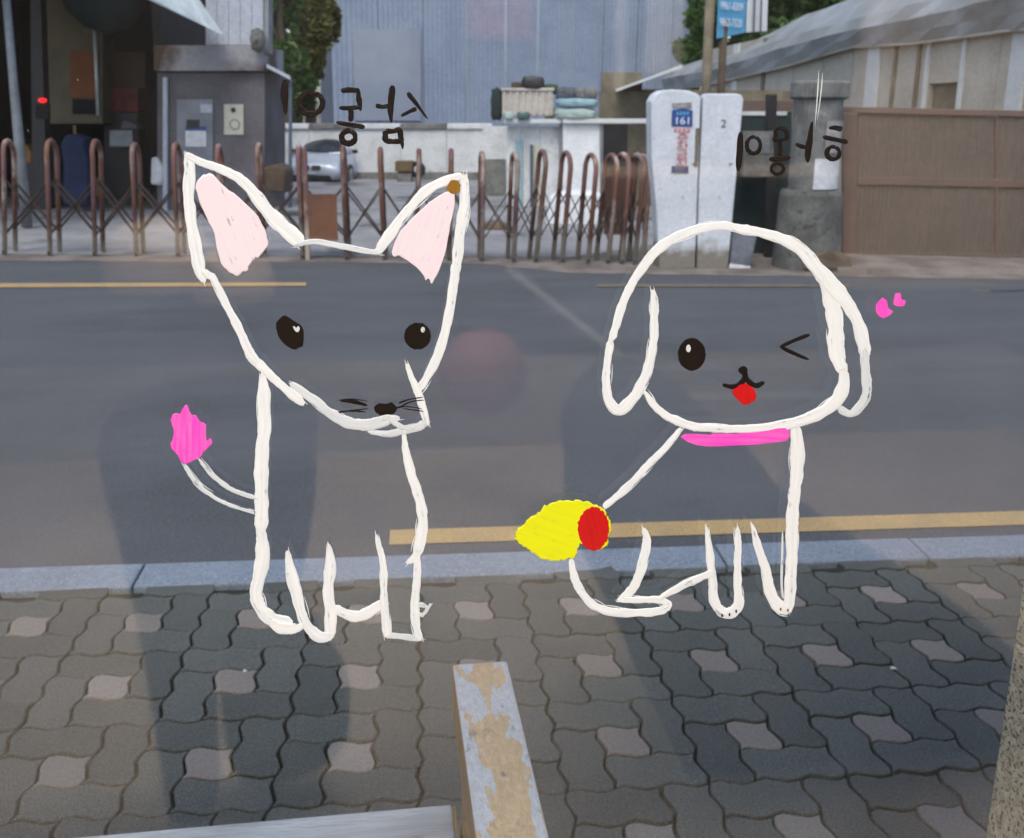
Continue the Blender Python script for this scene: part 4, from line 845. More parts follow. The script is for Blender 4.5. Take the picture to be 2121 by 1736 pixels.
for x0, x1 in zip(edges[:-1], edges[1:]):
    a_, b_ = wl(x0 + 1, 0), wl(x1 - 1, 0)
    zs = [(ROADZ, zE)]
    if x0 == 1898:               # the window opening
        p0, p1 = wl(wx0, 0), wl(wx1, 0); zw = onwall(1950, 172).z
        for u_, v_, z0, z1 in ((a_, p0, ROADZ, zE), (p1, b_, ROADZ, zE), (p0, p1, zw, zE), (p0, p1, ROADZ, zw - 1.3)):
            shed.part('wall_panel', MB().prism([u_ + Vector((0, 0, z0)), v_ + Vector((0, 0, z0)), v_ + Vector((0, 0, z1)), u_ + Vector((0, 0, z1))], -wn_ * .12), M['panel_cream'])
        shed.part('window', MB().prism([p0 - wn_ * .10 + Vector((0, 0, zw - 1.3)), p1 - wn_ * .10 + Vector((0, 0, zw - 1.3)), p1 - wn_ * .10 + Vector((0, 0, zw)), p0 - wn_ * .10 + Vector((0, 0, zw))], -wn_ * .02), M['beige_shed'])
        continue
    shed.part('wall_panel', MB().prism([a_ + Vector((0, 0, ROADZ)), b_ + Vector((0, 0, ROADZ)), b_ + Vector((0, 0, zE)), a_ + Vector((0, 0, zE))], -wn_ * .12), M['panel_cream'])
for x, w in ((1522, 10), (1580, 5), (1806, 24), (1850, 5), (1898, 5), (1917, 6), (1990, 7), (2104, 32)):
    a_, b_ = wl(x - w / 2, 0) + wn_ * .002, wl(x + w / 2, 0) + wn_ * .002
    shed.part('batten', MB().prism([a_ + Vector((0, 0, ROADZ)), b_ + Vector((0, 0, ROADZ)), b_ + Vector((0, 0, zE - .01)), a_ + Vector((0, 0, zE - .01))], wn_ * .05), M['panel_white'] if w > 5 else M['beige_shed'], .004)
# eave sheet: three rows of points, sagging
rows = []
xs = [1385, 1420, 1450, 1475, 1500, 1535, 1570, 1605, 1640, 1675, 1710, 1745, 1780, 1820, 1860, 1910, 1960, 2010, 2060, 2120, 2180, 2250, 2330]
def interp(tab, x):
    for (x0, y0_), (x1, y1_) in zip(tab[:-1], tab[1:]):
        if x <= x1: return y0_ + (y1_ - y0_) * (x - x0) / (x1 - x0)
    return tab[-1][1]
low = [(1380, 196), (1500, 170), (1640, 138), (1700, 120), (1780, 98), (1900, 92), (2121, 63), (2400, 40)]
mid = [(1380, 158), (1500, 138), (1640, 92), (1780, 58), (1950, 22), (2121, -22), (2400, -80)]
up_ = [(1380, 140), (1510, 98), (1640, 30), (1740, -8), (2121, -140), (2400, -250)]
vs = []; nr = 6
for x in xs:
    p = onwall(x, interp(low, x)); q = onwall(x, interp(mid, x)); u_ = onwall(x, interp(up_, x))
    for k in range(nr):
        t = k / (nr - 1)
        base_ = p.lerp(q, t * 2) if t < .5 else q.lerp(u_, t * 2 - 1)
        sag = (.12 + .5 * t if t < .5 else .37 - 1.5 * (t - .5)) + .035 * math.sin(x * .06 + k * 2.1) + .025 * math.sin(x * .17 + k)
        vs.append(base_ + wn_ * sag)
fs = [(i * nr + k, (i + 1) * nr + k, (i + 1) * nr + k + 1, i * nr + k + 1) for i in range(len(xs) - 1) for k in range(nr - 1)]
es = shed.part('eave_sheet', MB().add(vs, fs), M['tarp'], label='grey vinyl sheet sagging over the eave')
sm = es.modifiers.new('solid', 'SOLIDIFY'); sm.thickness = .015; pass
shed.part('eave_pipe', MB().tube([onwall(x, interp(low, x)) + wn_ * .14 for x in xs[2:]], .025, 8), M['panel_cream'], smooth=True)
# blue sign on two poles in front of the shed
fS = 15.0
sg = Thing('pole_sign', 'blue and white box sign with phone numbers on two steel poles', 'sign', at(1475, 330, fS), 'F')
sg.part('pole', MB().tube([at(1456, 560, fS), at(1462, 190, fS), at(1473, -40, fS)], .075, 12), M['beige_shed'], smooth=True)
sg.part('pole', MB().tube([at(1490, 560, fS), at(1493, 190, fS), at(1500, 40, fS)], .06, 12), M['bark'], smooth=True)
fs_ = fS - .12
bl = sg.part('face', MB().prism([P3(1484, 80, fs_), P3(1543, 67, fs_ + .25), P3(1548, -60, fs_ + .25), P3(1490, -60, fs_)], (.02, .06, 0)), M['sign_cyan'])
wh = sg.part('side_panel', MB().prism([P3(1545, 67, fs_ + .25), P3(1588, 64, fs_ + .6), P3(1592, -60, fs_ + .6), P3(1550, -60, fs_ + .25)], (.02, .06, 0)), M['sign_white'])
for xx in (1561, 1575):
    sg.part('seam', MB().bar(at(xx, 66, fs_ + .3), at(xx + 4, -60, fs_ + .3), .025, .02, (0, 1, 0)), M['concrete_dark'], parent=wh)
for k, tx in enumerate(('9961-8309', '9862-7520')):
    o = txt(sg, tx, 1516 - k * 2, 14 + k * 34, fs_ - .02 + .1, 21, M['letter_white'], sx=.62, parent=bl); o.rotation_euler = (math.pi / 2, .0, math.atan2(.25, .45)); o.location.y += .0

# ------------------------------------------------------------------ grey booth with the metal door, left of the yard
fK = 16.5
bo = Thing('booth', 'grey plastered booth with metal door and white upper wall behind the folding gate', 'building', gnd(470, 470, ROADZ), 'F')
def bq(t, name, x0, y0_, x1, y1_, f, th, m, bev=0, label=None, parent=None):
    return t.part(name, MB().prism([at(x0, y1_, f), at(x1, y1_, f), at(x1, y0_, f), at(x0, y0_, f)], (0, th, 0)), m, bev, parent=parent, label=label)
bl_ = bq(bo, 'wall', 326, 150, 548, 500, fK, 1.5, M['booth'])
bq(bo, 'band', 318, 94, 546, 147, fK - .12, 1.4, M['band'], .01, label='dirty projecting band over the booth wall')
for k in range(5):
    x0 = 426 + k * 24
    bq(bo, 'upper_wall_panel', x0, -60, x0 + 23.4, 93 if k < 4 else 96, fK - .02, .1, M['booth_white'], .004)
bq(bo, 'corner_trim', 547, -60, 556, 110, fK - .06, .3, M['pole'])
dr = bq(bo, 'door', 366, 206, 441, 420, fK - .03, .06, mat('metal_door', (.2, .215, .25), .5, (.15, .16, .19), 3, bump=.05), .004, label='blue-grey metal door with notices stuck on it')
bq(bo, 'notice', 384, 271, 427, 304, fK - .045, .008, M['paper_white'], parent=dr)
bq(bo, 'notice', 384, 262, 427, 270, fK - .045, .008, M['sign_blue'], parent=dr)
bq(bo, 'notice', 386, 248, 413, 266, fK - .047, .008, M['black'], parent=dr)
bq(bo, 'notice', 415, 216, 439, 234, fK - .045, .008, M['booth_white'], parent=dr)
po_ = bq(bo, 'poster', 464, 216, 504, 279, fK - .02, .012, M['paper'], label='cream poster with two round emblems on the booth wall')
def disc(t, name, x, y, rpx, f, m, parent=None, th=.006):
    c = at(x, y, f); r = rpx * f / FPX
    return t.part(name, MB().prism([c + Vector((r * math.cos(k * math.pi / 10), 0, r * math.sin(k * math.pi / 10))) for k in range(20)], (0, th, 0)), m, parent=parent)
disc(bo, 'emblem', 483, 228, 5, fK - .028, M['black'], po_)
disc(bo, 'emblem', 486, 258, 11, fK - .026, M['pole'], po_); disc(bo, 'emblem', 486, 258, 8, fK - .034, M['paper'], po_)
bq(bo, 'drain_pipe', 336, 160, 346, 470, fK - .1, .08, M['booth_white'], .02)
cl_ = bo.part('lamp_dome', MB().lathe(at(534, 82, fK - .3), [(.02, -.2), (.1, -.16), (.13, 0), (.1, .14), (.02, .18)], 16), M['concrete_dark'], smooth=True, label='round grey lamp on the corner of the upper wall')
bo.part('side_canopy', MB().hexa([at(552, 140, fK - .3), at(602, 166, fK - .3), at(602, 166, fK + 1), at(552, 140, fK + 1)], [at(552, 132, fK - .3), at(602, 158, fK - .3), at(602, 158, fK + 1), at(552, 132, fK + 1)]), M['booth_white'])
bo.part('canopy_post', MB().prism([at(597, 430, fK - .2), at(603, 430, fK - .2), at(604, 165, fK - .2), at(598, 165, fK - .2)], (0, .06, 0)), M['blue_dark'])
# ------------------------------------------------------------------ dark open workshop on the far left
fW = 16.35
ws = Thing('workshop', 'dark open-fronted workshop at the far left with a pale awning', 'building', gnd(150, 480, ROADZ), 'F')
zf = ROADZ + .012
xl, xr_ = at(-260, 200, fW).x, at(318, 200, fW).x
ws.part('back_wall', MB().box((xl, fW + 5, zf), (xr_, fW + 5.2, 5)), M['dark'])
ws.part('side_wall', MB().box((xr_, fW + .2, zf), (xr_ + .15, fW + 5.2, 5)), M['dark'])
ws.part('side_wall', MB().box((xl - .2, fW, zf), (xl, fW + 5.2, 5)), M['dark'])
ws.part('ceiling', MB().box((xl, fW - 4.5, 4.2), (xr_, fW + 5, 4.4)), M['dark'])  # runs far forward out of view to keep sky light off the interior
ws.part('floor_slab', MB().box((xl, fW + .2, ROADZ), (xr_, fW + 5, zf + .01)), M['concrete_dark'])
def awn(x, y, f): return at(x, y, f)
ws.part('awning', MB().hexa([awn(458, 71, fW - .3), awn(200, -52, fW - 2.8), awn(200, -60, fW - 2.8), awn(456, 68, fW - .3)], [awn(462, 69, fW - .2), awn(420, 20, fW - .1), awn(330, -120, fW - .4), awn(458, 64, fW - .2)]), M['awning'], label='pale grey awning sheet tapering to a point')
ws.part('front_pillar', MB().prism([at(68, 480, fW), at(100, 480, fW), at(82, -60, fW), at(62, -60, fW)], (0, .2, 0)), M['black'])
sp_ = Thing('steel_pole', 'leaning grey steel pole in front of the dark workshop', 'pole', gnd(52, 470, ROADZ), 'F')
sp_.part('shaft', MB().tube([at(56, 470, 13.6), at(40, 300, 13.6), at(26, 150, 13.6), at(8, -60, 13.6)], [.075, .07, .055, .05], 12), M['pole'], smooth=True)
fi_ = fW + 1.0
cab = Thing('curtain_cabinet', 'tall cream cabinet with an orange-brown door inside the dark workshop', 'cabinet', at(160, 250, fi_), 'F')
bq(cab, 'body', 82, -60, 212, 256, fi_, .5, M['cream'])
bq(cab, 'door', 146, 106, 203, 204, fi_ - .03, .04, M['orange_brown'], label='orange-brown door')
bq(cab, 'drawer', 150, 206, 200, 236, fi_ - .03, .04, M['dark'])
cab.part('curtain_rod', MB().tube([at(203, 240, fi_ - .1), at(196, 60, fi_ - .1)], .03, 8), M['awning'], smooth=True)
solo('round_canopy', MB().lathe(at(215, -10, fi_ - .5), [(.05, -.62), (.35, -.52), (.62, -.25), (.72, .1), (.72, .5)], 20), M['green_dark'], 'dark green rounded cloth hanging at the top of the workshop', 'cloth', at(215, -10, fi_ - .5), 'F', smooth=True)
rc = Thing('red_cabinet', 'dark red and brown cabinet right of the cream cabinet in the workshop', 'cabinet', at(240, 300, fi_ + .4), 'F')
bq(rc, 'body', 213, 108, 300, 182, fi_ + .4, .5, mat('dark_brown_board', (.035, .016, .009), .8, (.05, .025, .012), 3, bump=.1))
bq(rc, 'lower_body', 213, 183, 285, 232, fi_ + .4, .5, M['red_dark'])
bq(rc, 'base', 216, 234, 285, 470, fi_ + .42, .4, M['black'])
bx_ = solo('grey_box', MB().prism([at(226, 304, fi_), at(275, 304, fi_), at(274, 270, fi_), at(227, 270, fi_)], (0, .3, 0)), M['pole'], 'small grey steel box standing in front of the red cabinet', 'box', at(250, 304, fi_), 'F', .01)
bx2 = solo('parts_tray', MB().prism([at(248, 267, fi_ + .1), at(286, 267, fi_ + .1), at(280, 257, fi_ + .1), at(256, 250, fi_ + .1)], (0, .3, 0)), M['booth'], 'pale tray of parts on top of the grey steel box', 'tray', at(260, 268, fi_), 'F', .01)
def cloth_blob(name, pts, f, th, m, label, cat_):
    mb = MB().prism([at(x, y, f) for x, y in pts], (0, th, 0)); return solo(name, mb, m, label, cat_, at(pts[0][0], pts[0][1], f), 'F', .05)
cloth_blob('blue_overalls', [(128, 425), (180, 430), (182, 330), (172, 300), (178, 288), (150, 278), (132, 280), (124, 300), (130, 340)], fW - .4, .35, M['blue_cloth'], 'blue overalls hanging in the workshop behind the gate', 'clothes')
cloth_blob('white_sack', [(310, 383), (336, 385), (339, 350), (326, 326), (312, 325)], fW + .1, .25, M['paper_white'], 'white plastic sack at the right side of the workshop', 'sack')
cloth_blob('dark_machine', [(34, 420), (118, 430), (120, 345), (96, 300), (40, 310)], fW + .3, .5, mat('dark_machine', (.02, .022, .035), .6, (.03, .03, .04), 4, bump=.2), 'dark machine on the workshop floor behind the second hoop', 'machine')
cloth_blob('orange_bag', [(46, 338), (66, 340), (66, 318), (54, 298), (46, 300)], fW + .1, .2, mat('orange_bag', (.25, .11, .03), .7, (.2, .09, .02), 4, bump=.2), 'small orange bag hanging beside the steel pole', 'bag')
cloth_blob('yellow_can', [(180, 410), (204, 412), (206, 380), (196, 368), (182, 366)], fW - .2, .2, mat('ochre_can', (.13, .07, .012), .6, (.09, .05, .01), 4, bump=.2), 'ochre can on the ground right of the blue overalls', 'can')
cloth_blob('hand_tool', [(151, 282), (157, 282), (156, 260), (150, 258)], fW + .2, .05, mat('ochre_handle', (.25, .16, .03), .6, bump=.1), 'short ochre tool handle above the blue overalls', 'tool')
lp = Thing('red_lamp', 'small glowing red lamp in the dark workshop', 'lamp', at(88, 208, fW - .25), 'F')
lp.part('bulb', MB().lathe(at(88, 208, fW - .25), [(.005, -.035), (.05, -.025), (.062, 0), (.05, .025), (.005, .035)], 14), mat('red_bulb', (.5, .01, .01), .4, bump=0, emit=((1, .01, .015), 1.6)), smooth=True)
bq(lp, 'socket', 74, 216, 100, 246, fW - .22, .08, M['dark'])

# ------------------------------------------------------------------ low white yard wall, coping stones, and what leans on it
fL = gnd(800, 372, ROADZ).y
yw = Thing('yard_wall', 'low white painted wall at the back of the yard behind the car', 'wall', gnd(800, 372, ROADZ), 'F')
xs = [560, 640, 735, 830, 925, 1020]
for k, (x0, x1) in enumerate(zip(xs[:-1], xs[1:])):
    bq(yw, 'wall_section', x0 + .4, 268, x1 - .4, 385, fL, .3, M['white_wall'])
    bq(yw, 'coping_stone', x0 + .8, 256, x1 - .8, 267.5, fL - .06, .42, M['concrete'] if k % 2 else M['white_wall'], .02)
bq(yw, 'skirting', 700, 357, 1020, 385, fL - .03, .1, M['concrete'])
rw = Thing('ruined_wall', 'white streaked wall end right of the leaning tyre', 'wall', gnd(1040, 395, ROADZ), 'F')
bq(rw, 'wall', 1000, 262, 1056, 420, fL - 5, .4, M['white_wall'])
bq(rw, 'stained_foot', 996, 330, 1046, 430, fL - 5.1, .4, M['concrete'])
def tyre(name, x, y, rpx, f, label, m=M['tyre']):
    c = at(x, y, f); r = rpx * f / FPX
    t = Thing(name, label, 'tyre', c, 'F')
    path = [c + Vector((r * .72 * math.cos(k * math.pi / 12), 0, r * .72 * math.sin(k * math.pi / 12))) for k in range(25)]
    t.part('rubber', MB().tube(path, r * .3, 8), m, smooth=True); t.e.rotation_euler.x = .15
    return t
tyre('tyre', 864, 351, 17, fL - .7, 'old tyre leaning on the low white yard wall')
bx_ = Thing('wooden_box', 'olive-brown box on a stand beside the leaning tyre', 'box', at(838, 372, fL - 1), 'F')
bq(bx_, 'box', 818, 334, 854, 356, fL - 1, .5, M['box_brown'], .02); bq(bx_, 'stand', 822, 357, 852, 382, fL - .95, .4, M['concrete'], .02)
cloth_blob('wood_pile', [(528, 398), (590, 402), (592, 352), (570, 340), (545, 346), (528, 356)], 15.2, .6, mat('wood_pile', (.08, .05, .03), .9, (.05, .035, .025), 5, bump=.5, bscale=14), 'brown heap of wood against the booth behind the gate', 'wood pile')

# ------------------------------------------------------------------ silver car facing the gate
fc = 24.0
car = Thing('parked_car', 'silver saloon car parked in the yard facing the folding gate', 'car', at(655, 387, fc), 'F')
sc_ = (at(714, 370, fc).x - at(582, 370, fc).x) / 1.78
cx_, cz = (at(710, 370, fc).x + at(578, 370, fc).x) / 2, at(655, 390, fc).z
ya = R(6)                        # turned a little so its flank shows
def cpt(x, y, z):                # car frame: x across, y back from the nose, z up
    X, Y = x * sc_, y * sc_; return Vector((cx_ + X * math.cos(ya) + Y * math.sin(ya), fc - X * math.sin(ya) + Y * math.cos(ya), cz + z * sc_))
def loft(secs):                  # sections: (y, [(x half, z) ...]) mirrored
    mb = MB(); n = None; vs = []
    for y, pr in secs:
        ring_ = [cpt(-x, y, z) for x, z in pr] + [cpt(x, y, z) for x, z in reversed(pr)]
        n = len(ring_); vs += ring_
    fs = [(i*n+k, i*n+(k+1) % n, (i+1)*n+(k+1) % n, (i+1)*n+k) for i in range(len(secs) - 1) for k in range(n)]
    fs += [tuple(range(n)), tuple((len(secs)-1)*n+k for k in range(n - 1, -1, -1))]
    return mb.add(vs, fs)
def bodysec(w, zb_, zt_, crown=.04): return [(w * .9, zb_), (w, zb_ + .12), (w, (zb_ + zt_) / 2), (w * .95, zt_ - .06), (w * .6, zt_), (0.01, zt_ + crown)]
car.part('body', loft([(0, bodysec(.72, .3, .62, .01)), (.06, bodysec(.82, .22, .66, .02)), (.35, bodysec(.88, .2, .76)), (1.2, bodysec(.89, .2, .92)), (2.2, bodysec(.9, .2, .95)), (3.6, bodysec(.9, .2, .97)), (4.3, bodysec(.85, .25, .95)), (4.5, bodysec(.75, .35, .8))]), M['silver'], smooth=True)
cabin = [(1.05, [(.70, .9), (.69, .92), (.68, .93), (.6, .935), (.3, .945), (.01, .95)]), (1.75, [(.76, .93), (.68, 1.2), (.6, 1.34), (.5, 1.37), (.3, 1.385), (.01, 1.39)]), (2.9, [(.76, .95), (.68, 1.2), (.6, 1.36), (.5, 1.4), (.3, 1.415), (.01, 1.42)]), (3.9, [(.72, .95), (.66, 1.0), (.6, 1.02), (.5, 1.03), (.3, 1.035), (.01, 1.04)])]
car.part('roof', loft(cabin), M['silver'], smooth=True)
ws_ = []
for dy_ in (0, .03):
    for x_, zb2, zt2 in ((-.64, .96, 1.325), (-.32, .975, 1.38), (0, .985, 1.40), (.32, .975, 1.38), (.64, .96, 1.325)):
        ws_ += [cpt(x_ * 1.0, 1.0 + .1 * (x_ / .64) ** 2 + dy_, zb2), cpt(x_ * .86, 1.60 + .08 * (x_ / .64) ** 2 + dy_, zt2)]
car.part('windscreen', MB().add(ws_, [(2*k, 2*k+2, 2*k+3, 2*k+1) for k in range(4)] + [(10+2*k, 10+2*k+1, 10+2*k+3, 10+2*k+2) for k in range(4)] + [(0, 1, 11, 10), (8, 18, 19, 9)] + [(2*k+1, 2*k+3, 2*k+13, 2*k+11) for k in range(4)] + [(2*k, 2*k+10, 2*k+12, 2*k+2) for k in range(4)]), M['car_glass'])
for s_ in (-1, 1):
    car.part('side_window', MB().prism([cpt(s_ * .775, 1.45, .98), cpt(s_ * .775, 3.3, .99), cpt(s_ * .66, 2.95, 1.32), cpt(s_ * .66, 1.9, 1.30)], (s_ * .01, 0, 0)), M['car_glass'])
    car.part('headlight', MB().prism([cpt(s_ * .36, .02, .56), cpt(s_ * .72, .1, .58), cpt(s_ * .76, .16, .67), cpt(s_ * .40, .05, .65)], (0, -.03, 0)), M['lamp_glass'], .01)
    g2 = car.part('grille', MB().prism([cpt(s_ * .04, -.02, .51), cpt(s_ * .24, -.01, .515), cpt(s_ * .31, 0, .56), cpt(s_ * .27, .02, .63), cpt(s_ * .08, .01, .635), cpt(s_ * .03, 0, .6)], (0, -.03, 0)), M['black'], .01)
    mr = car.part('mirror', MB().hexa([cpt(s_ * .84, 1.25, .92), cpt(s_ * 1.02, 1.2, .93), cpt(s_ * 1.02, 1.32, .93), cpt(s_ * .84, 1.35, .92)], [cpt(s_ * .84, 1.27, 1.03), cpt(s_ * 1.0, 1.22, 1.04), cpt(s_ * 1.0, 1.32, 1.04), cpt(s_ * .84, 1.35, 1.03)]), M['black'], .02)
    for yy in (.85, 3.5):
        c = cpt(s_ * .84, yy, .31); ax_ = (cpt(s_ * 1, yy, .31) - cpt(0, yy, .31)).normalized()
        w_ = car.part('wheel', MB().tube([c - ax_ * .1 * sc_, c + ax_ * .075 * sc_], .32 * sc_, 20), M['tyre'])
        car.part('rim', MB().tube([c + ax_ * .074 * sc_, c + ax_ * .085 * sc_], .21 * sc_, 16), M['rim'], parent=w_)
car.part('bumper_intake', MB().prism([cpt(-.6, -.005, .24), cpt(.6, -.005, .24), cpt(.55, -.01, .36), cpt(-.55, -.01, .36)], (0, -.03, 0)), M['black'], .01)
car.part('number_plate', MB().prism([cpt(-.2, -.03, .39), cpt(.2, -.03, .39), cpt(.2, -.03, .47), cpt(-.2, -.03, .47)], (0, -.02, 0)), M['booth_white'])
# ------------------------------------------------------------------ big blue-grey sheet building behind the yard
fU = 36.0
bb = Thing('sheet_building', 'large blue-grey corrugated building closing the back of the yard', 'building', gnd(1060, 340, ROADZ), 'F')
xs = [694, 790, 880, 965, 1045, 1110, 1180, 1242, 1310, 1380, 1442]
for x0, x1 in zip(xs[:-1], xs[1:]):
    p0, p1 = at(x0 + .5, 340, fU), at(x1 - .5, 340, fU); n = 9; mb = MB(); dx = (p1.x - p0.x) / n
    prof_ = []
    for k in range(n):
        xk = p0.x + k * dx
        prof_ += [(xk, 0), (xk + dx * .55, 0), (xk + dx * .65, -.03), (xk + dx * .9, -.03)]
    prof_ += [(p1.x, 0), (p1.x, .2), (p0.x, .2)]
    mb.prism([Vector((q[0], fU + q[1], ROADZ)) for q in prof_], (0, 0, 11.5))
    bb.part('wall_sheet', mb, M['blue_wall'])
bq(bb, 'dark_end', 664, -120, 693.5, 330, fU + .3, 2, M['blue_dark'])
bb.part('roof_edge', MB().box((at(690, 0, fU).x, fU - .3, 11.4), (at(1446, 0, fU).x, fU + 4, 11.7)), M['blue_dark'])
bq(bb, 'rectangle', 735, 60, 872, 250, fU - .09, .04, mat('blue_rectangle', (.21, .245, .31), .6, (.19, .225, .29), 1.5, bump=.1), label='slightly darker shutter on the left of the sheet building')  # faint darker rectangle laid over the wall sheets
bq(bb, 'rectangle', 1112, 150, 1240, 300, fU - .09, .04, mat('blue_rectangle_right', (.2, .25, .33), .6, (.17, .22, .31), 1.5, bump=.1))

# ------------------------------------------------------------------ white lean-to and clutter left of the posts
fH = 18.0
lt_ = Thing('lean_to', 'white board lean-to with a flat ledge behind the right end of the gate', 'shed', gnd(1140, 455, ROADZ), 'F')
for k, (x0, x1, m) in enumerate(((1050, 1078, 'white_wall'), (1079, 1118, 'white_wall'), (1119, 1160, 'white_wall'))):
    bq(lt_, 'board', x0, 262, x1, 480, fH, .1, M[m], .006)
bq(lt_, 'ledge', 1044, 247, 1162, 256, fH - .25, .7, M['panel_white'], .01)
bq(lt_, 'door_panel', 1166, 254, 1243, 480, fH - .2, .06, M['sign_white'], .008, label='plain white door panel')
bq(lt_, 'post', 1098, 300, 1104, 470, fH - .12, .08, M['blue_dark']); bq(lt_, 'post', 1158, 256, 1166, 470, fH - .12, .08, M['pole'])
bq(lt_, 'board', 1104, 300, 1119, 470, fH - .06, .03, M['paper'], .004); bq(lt_, 'board', 1068, 290, 1082, 470, fH - .06, .03, M['tarp_blue'], .004)
bq(lt_, 'lintel', 1166, 246, 1346, 256, fH - .3, .3, M['panel_white'], .01)
bq(lt_, 'back_board', 1242, 190, 1348, 246, fH + .6, .1, M['beige_shed']); bq(lt_, 'dark_opening', 1250, 257, 1300, 345, fH + .5, .1, M['black']); bq(lt_, 'back_board', 1300, 257, 1350, 480, fH + .5, .1, M['beige_shed'])  # dark opening is a black board, its shade put into the colour
bq(lt_, 'post', 1243, 256, 1249, 480, fH - .25, .08, M['pole'])
lt_.part('roof_edge', MB().hexa([at(1276, 190, fH), at(1414, 140, fH - 1), at(1414, 140, fH + 3), at(1276, 190, fH + 3)], [at(1276, 185, fH), at(1414, 133, fH - 1), at(1414, 133, fH + 3), at(1276, 185, fH + 3)]), M['panel_white'])
bq(lt_, 'roof_fascia', 1246, 150, 1330, 190, fH + .8, .1, M['beige_shed'])
# crate and bundles stacked on the ledge
ct = Thing('ribbed_crate', 'cream ribbed crate on the ledge of the lean-to', 'crate', at(1092, 247, fH), 'F')
bq(ct, 'body', 1040, 186, 1146, 240, fH - .1, .5, M['crate'], .01)
for k in range(8): bq(ct, 'rib', 1042 + k * 13.5, 190, 1047 + k * 13.5, 236, fH - .13, .035, M['crate'], .006)
bq(ct, 'rim', 1038, 182, 1148, 188, fH - .14, .55, M['crate'], .006)
def bundle(name, x0, y0_, x1, y1_, f, m, label, cat_, seg=10):
    c = at((x0 + x1) / 2, (y0_ + y1_) / 2, f); rx = (x1 - x0) / 2 * f / FPX; rz = (y1_ - y0_) / 2 * f / FPX
    bm = bmesh.new(); bmesh.ops.create_icosphere(bm, subdivisions=3, radius=1)
    for v in bm.verts:
        q = v.co; k = max(abs(q.x), abs(q.y), abs(q.z)); q = q.lerp(q / k * .9, .65)
        s_ = 1 + .05 * math.sin(q.x * 7 + q.z * 9) + rk.uniform(-.03, .03); v.co = Vector((q.x * rx * s_, q.y * max(rx, rz) * .6 * s_, q.z * rz * s_))
    me = bpy.data.meshes.new(name); bm.to_mesh(me); bm.free(); o_ = link(name, me); o_.location = W(*c); o_.rotation_euler = (0, 0, -YAW)
    tag(o_, label, cat_); return finish(o_, m, smooth=True)
bundle('black_bag', 1080, 158, 1128, 186, fH - .05, M['black'], 'black bag on top of the cream ribbed crate', 'bag')
bundle('brown_bundle', 1058, 170, 1082, 186, fH - .05, M['bark'], 'small dark brown bundle left of the black bag', 'bundle')
bundle('green_bundle', 1122, 174, 1158, 196, fH + .1, mat('green_cloth', (.025, .06, .02), .9, (.04, .08, .03), 6, bump=.3), 'dark green bundle right of the black bag', 'bundle')
bundle('net_roll', 1150, 180, 1192, 208, fH, mat('blue_net', (.06, .08, .12), .9, (.12, .11, .1), 9, bump=.5, bscale=20), 'dark blue net bundle above the pale blue tarp', 'bundle')
bundle('net_roll', 1188, 182, 1238, 208, fH, mat('grey_net', (.1, .11, .13), .9, (.2, .18, .15), 9, bump=.5, bscale=20), 'grey striped net bundle at the right above the pale blue tarp', 'bundle')
bundle('tarp_roll', 1148, 204, 1240, 224, fH - .1, M['tarp_blue'], 'folded pale blue tarp over the foam blocks', 'tarp')
bundle('foam_block', 1146, 224, 1238, 250, fH - .1, M['tarp_green'], 'pale green foam block on the ledge under the blue tarp', 'foam block')
bundle('foam_block', 1128, 222, 1150, 247, fH, mat('olive_block', (.15, .16, .1), .9, (.2, .2, .14), 6, bump=.3), 'small olive block between the crate and the pale green foam', 'foam block')
bundle('glass_jar', 1070, 231, 1098, 248, fH - .3, M['teal'], 'dark teal glass jar in front of the cream crate', 'jar')
bundle('glass_jar', 1044, 231, 1064, 248, fH - .3, M['tarp_green'], 'pale green jar at the left end of the ledge', 'jar')
bundle('weed_clump', 1016, 182, 1042, 250, fH + .2, M['green_dark'], 'dark hanging weeds at the left end of the lean-to', 'weeds')
cloth_blob('leaning_board', [(1252, 545), (1275, 545), (1316, 365), (1250, 365)], 13.6, .05, mat('rusty_board', (.07, .03, .02), .9, (.04, .02, .015), 3, bump=.3), 'dark rusty sheet leaning behind the closed end of the gate', 'sheet')
cloth_blob('white_tank', [(1130, 470), (1244, 525), (1246, 400), (1180, 396), (1140, 410)], 15.0, .6, M['sign_white'], 'white plastic tank on the ground behind the gate bars', 'tank')
cloth_blob('rubble_heap', [(985, 498), (1066, 500), (1060, 470), (1020, 462), (990, 470)], 14.0, .5, M['rock'], 'low brown heap of rubble behind the gate', 'rubble')
struct('back_wall_right', MB().box((at(1250, 300, 20).x, 20, ROADZ), (6.4, 20.2, 2.1)), M['beige_shed'])

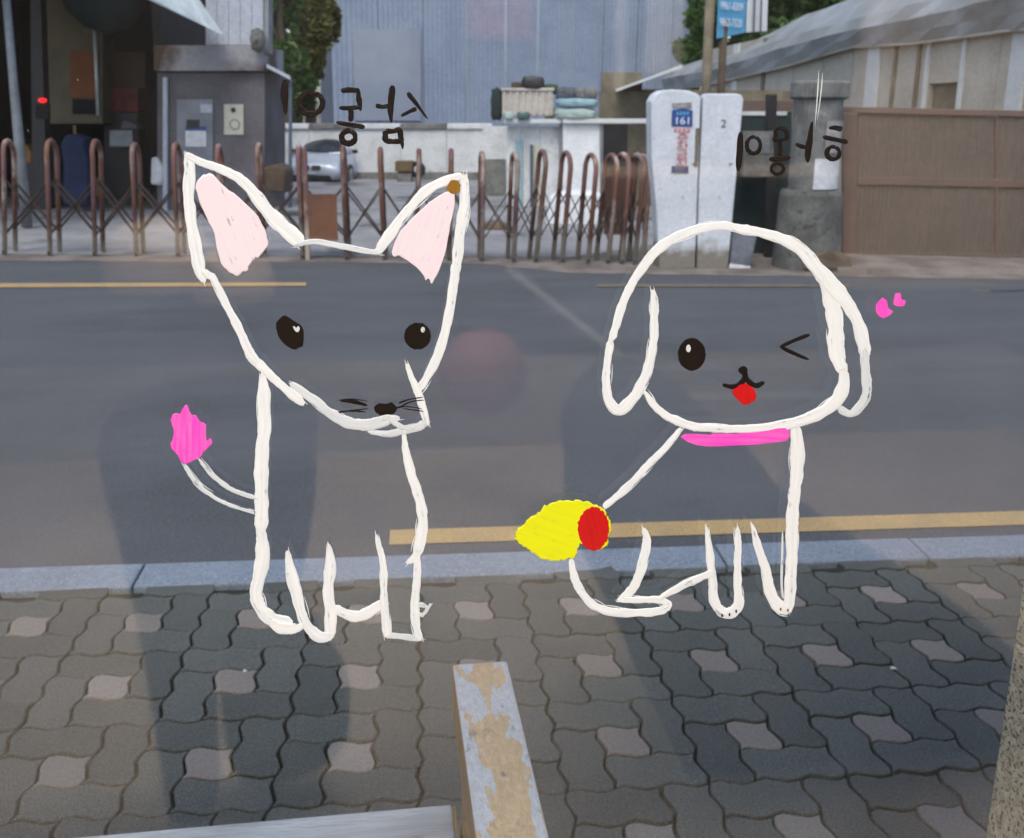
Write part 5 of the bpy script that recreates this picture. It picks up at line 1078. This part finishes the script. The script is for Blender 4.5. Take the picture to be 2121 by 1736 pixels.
# ------------------------------------------------------------------ trees
def tree(name, x, y, f, rx, rz, n, m, label, seed, size=.16):
    rr = random.Random(seed); c = at(x, y, f); base = Vector((c.x, c.y, ROADZ))
    t = Thing(name, label, 'tree', base, 'F', 'trees behind the yard')
    mb = MB(); mb.tube([base, base + Vector((.1, 0, c.z * .4)), Vector((c.x, c.y, c.z)), Vector((c.x + .1, c.y, c.z + rz * .6))], [.22, .17, .11, .04], 8)
    for k in range(9):
        a_ = rr.uniform(0, 6.28); z0 = c.z + rr.uniform(-.7, .3) * rz; e_ = Vector((c.x + math.cos(a_) * rx * .7, c.y + math.sin(a_) * rx * .7, z0 + rz * rr.uniform(.2, .5)))
        mb.tube([Vector((c.x, c.y, z0 - .2)), Vector((c.x, c.y, z0)).lerp(e_, .5) + Vector((0, 0, .1)), e_], [.07, .045, .02], 5)
    t.part('trunk', mb, M['bark'], smooth=True)
    cl = [(rr.gauss(0, .42), rr.gauss(0, .42), rr.gauss(0, .45), rr.uniform(.16, .34)) for _ in range(26)]
    cr = MB()
    for k in range(n):
        q = rr.choice(cl); d_ = Vector((rr.gauss(0, 1), rr.gauss(0, 1), rr.gauss(0, 1))).normalized() * q[3] * rr.uniform(.5, 1.05)
        p = Vector((c.x + (q[0] + d_.x) * rx, c.y + (q[1] + d_.y) * rx, c.z + (q[2] + d_.z) * rz))
        u_ = Vector((rr.gauss(0, 1), rr.gauss(0, 1), rr.gauss(0, .5))).normalized(); w_ = u_.cross(Vector((rr.gauss(0, 1), rr.gauss(0, 1), rr.gauss(0, 1)))).normalized(); s_ = size * rr.uniform(.6, 1.3)
        cr.add([p - u_ * s_, p + w_ * s_ * .5, p + u_ * s_, p - w_ * s_ * .5], [(0, 1, 2, 3)])
    me = bpy.data.meshes.new('crown'); me.from_pydata([tuple(v - base) for v in cr.v], [], cr.f); me.update(); o_ = link('crown', me); o_.parent = t.e; me.materials.append(m)
tree('leafy_tree', 577, 35, 27, .75, 2.6, 6000, M['leaf'], 'dark green tree just right of the booth corner', 1)
tree('leafy_tree', 630, 60, 30, .72, 2.4, 6000, M['leaf_olive'], 'yellowish olive tree left of the blue-grey building', 2)
tree('leafy_tree', 596, 170, 29, .6, 1.1, 3500, M['leaf'], 'low dark green tree behind the booth canopy', 3)
tree('leafy_tree', 1470, 110, 34, 1.7, 1.9, 6000, M['leaf'], 'small green tree behind the two sign poles', 4)
tree('leafy_tree', 1640, 20, 36, 3.0, 2.4, 9000, M['leaf'], 'wide green tree above the shed roof right of the blue sign', 5, .2)
tree('leafy_tree', 1760, -20, 40, 2.5, 1.6, 6000, M['leaf'], 'far green tree at the top edge above the shed roof', 6, .2)
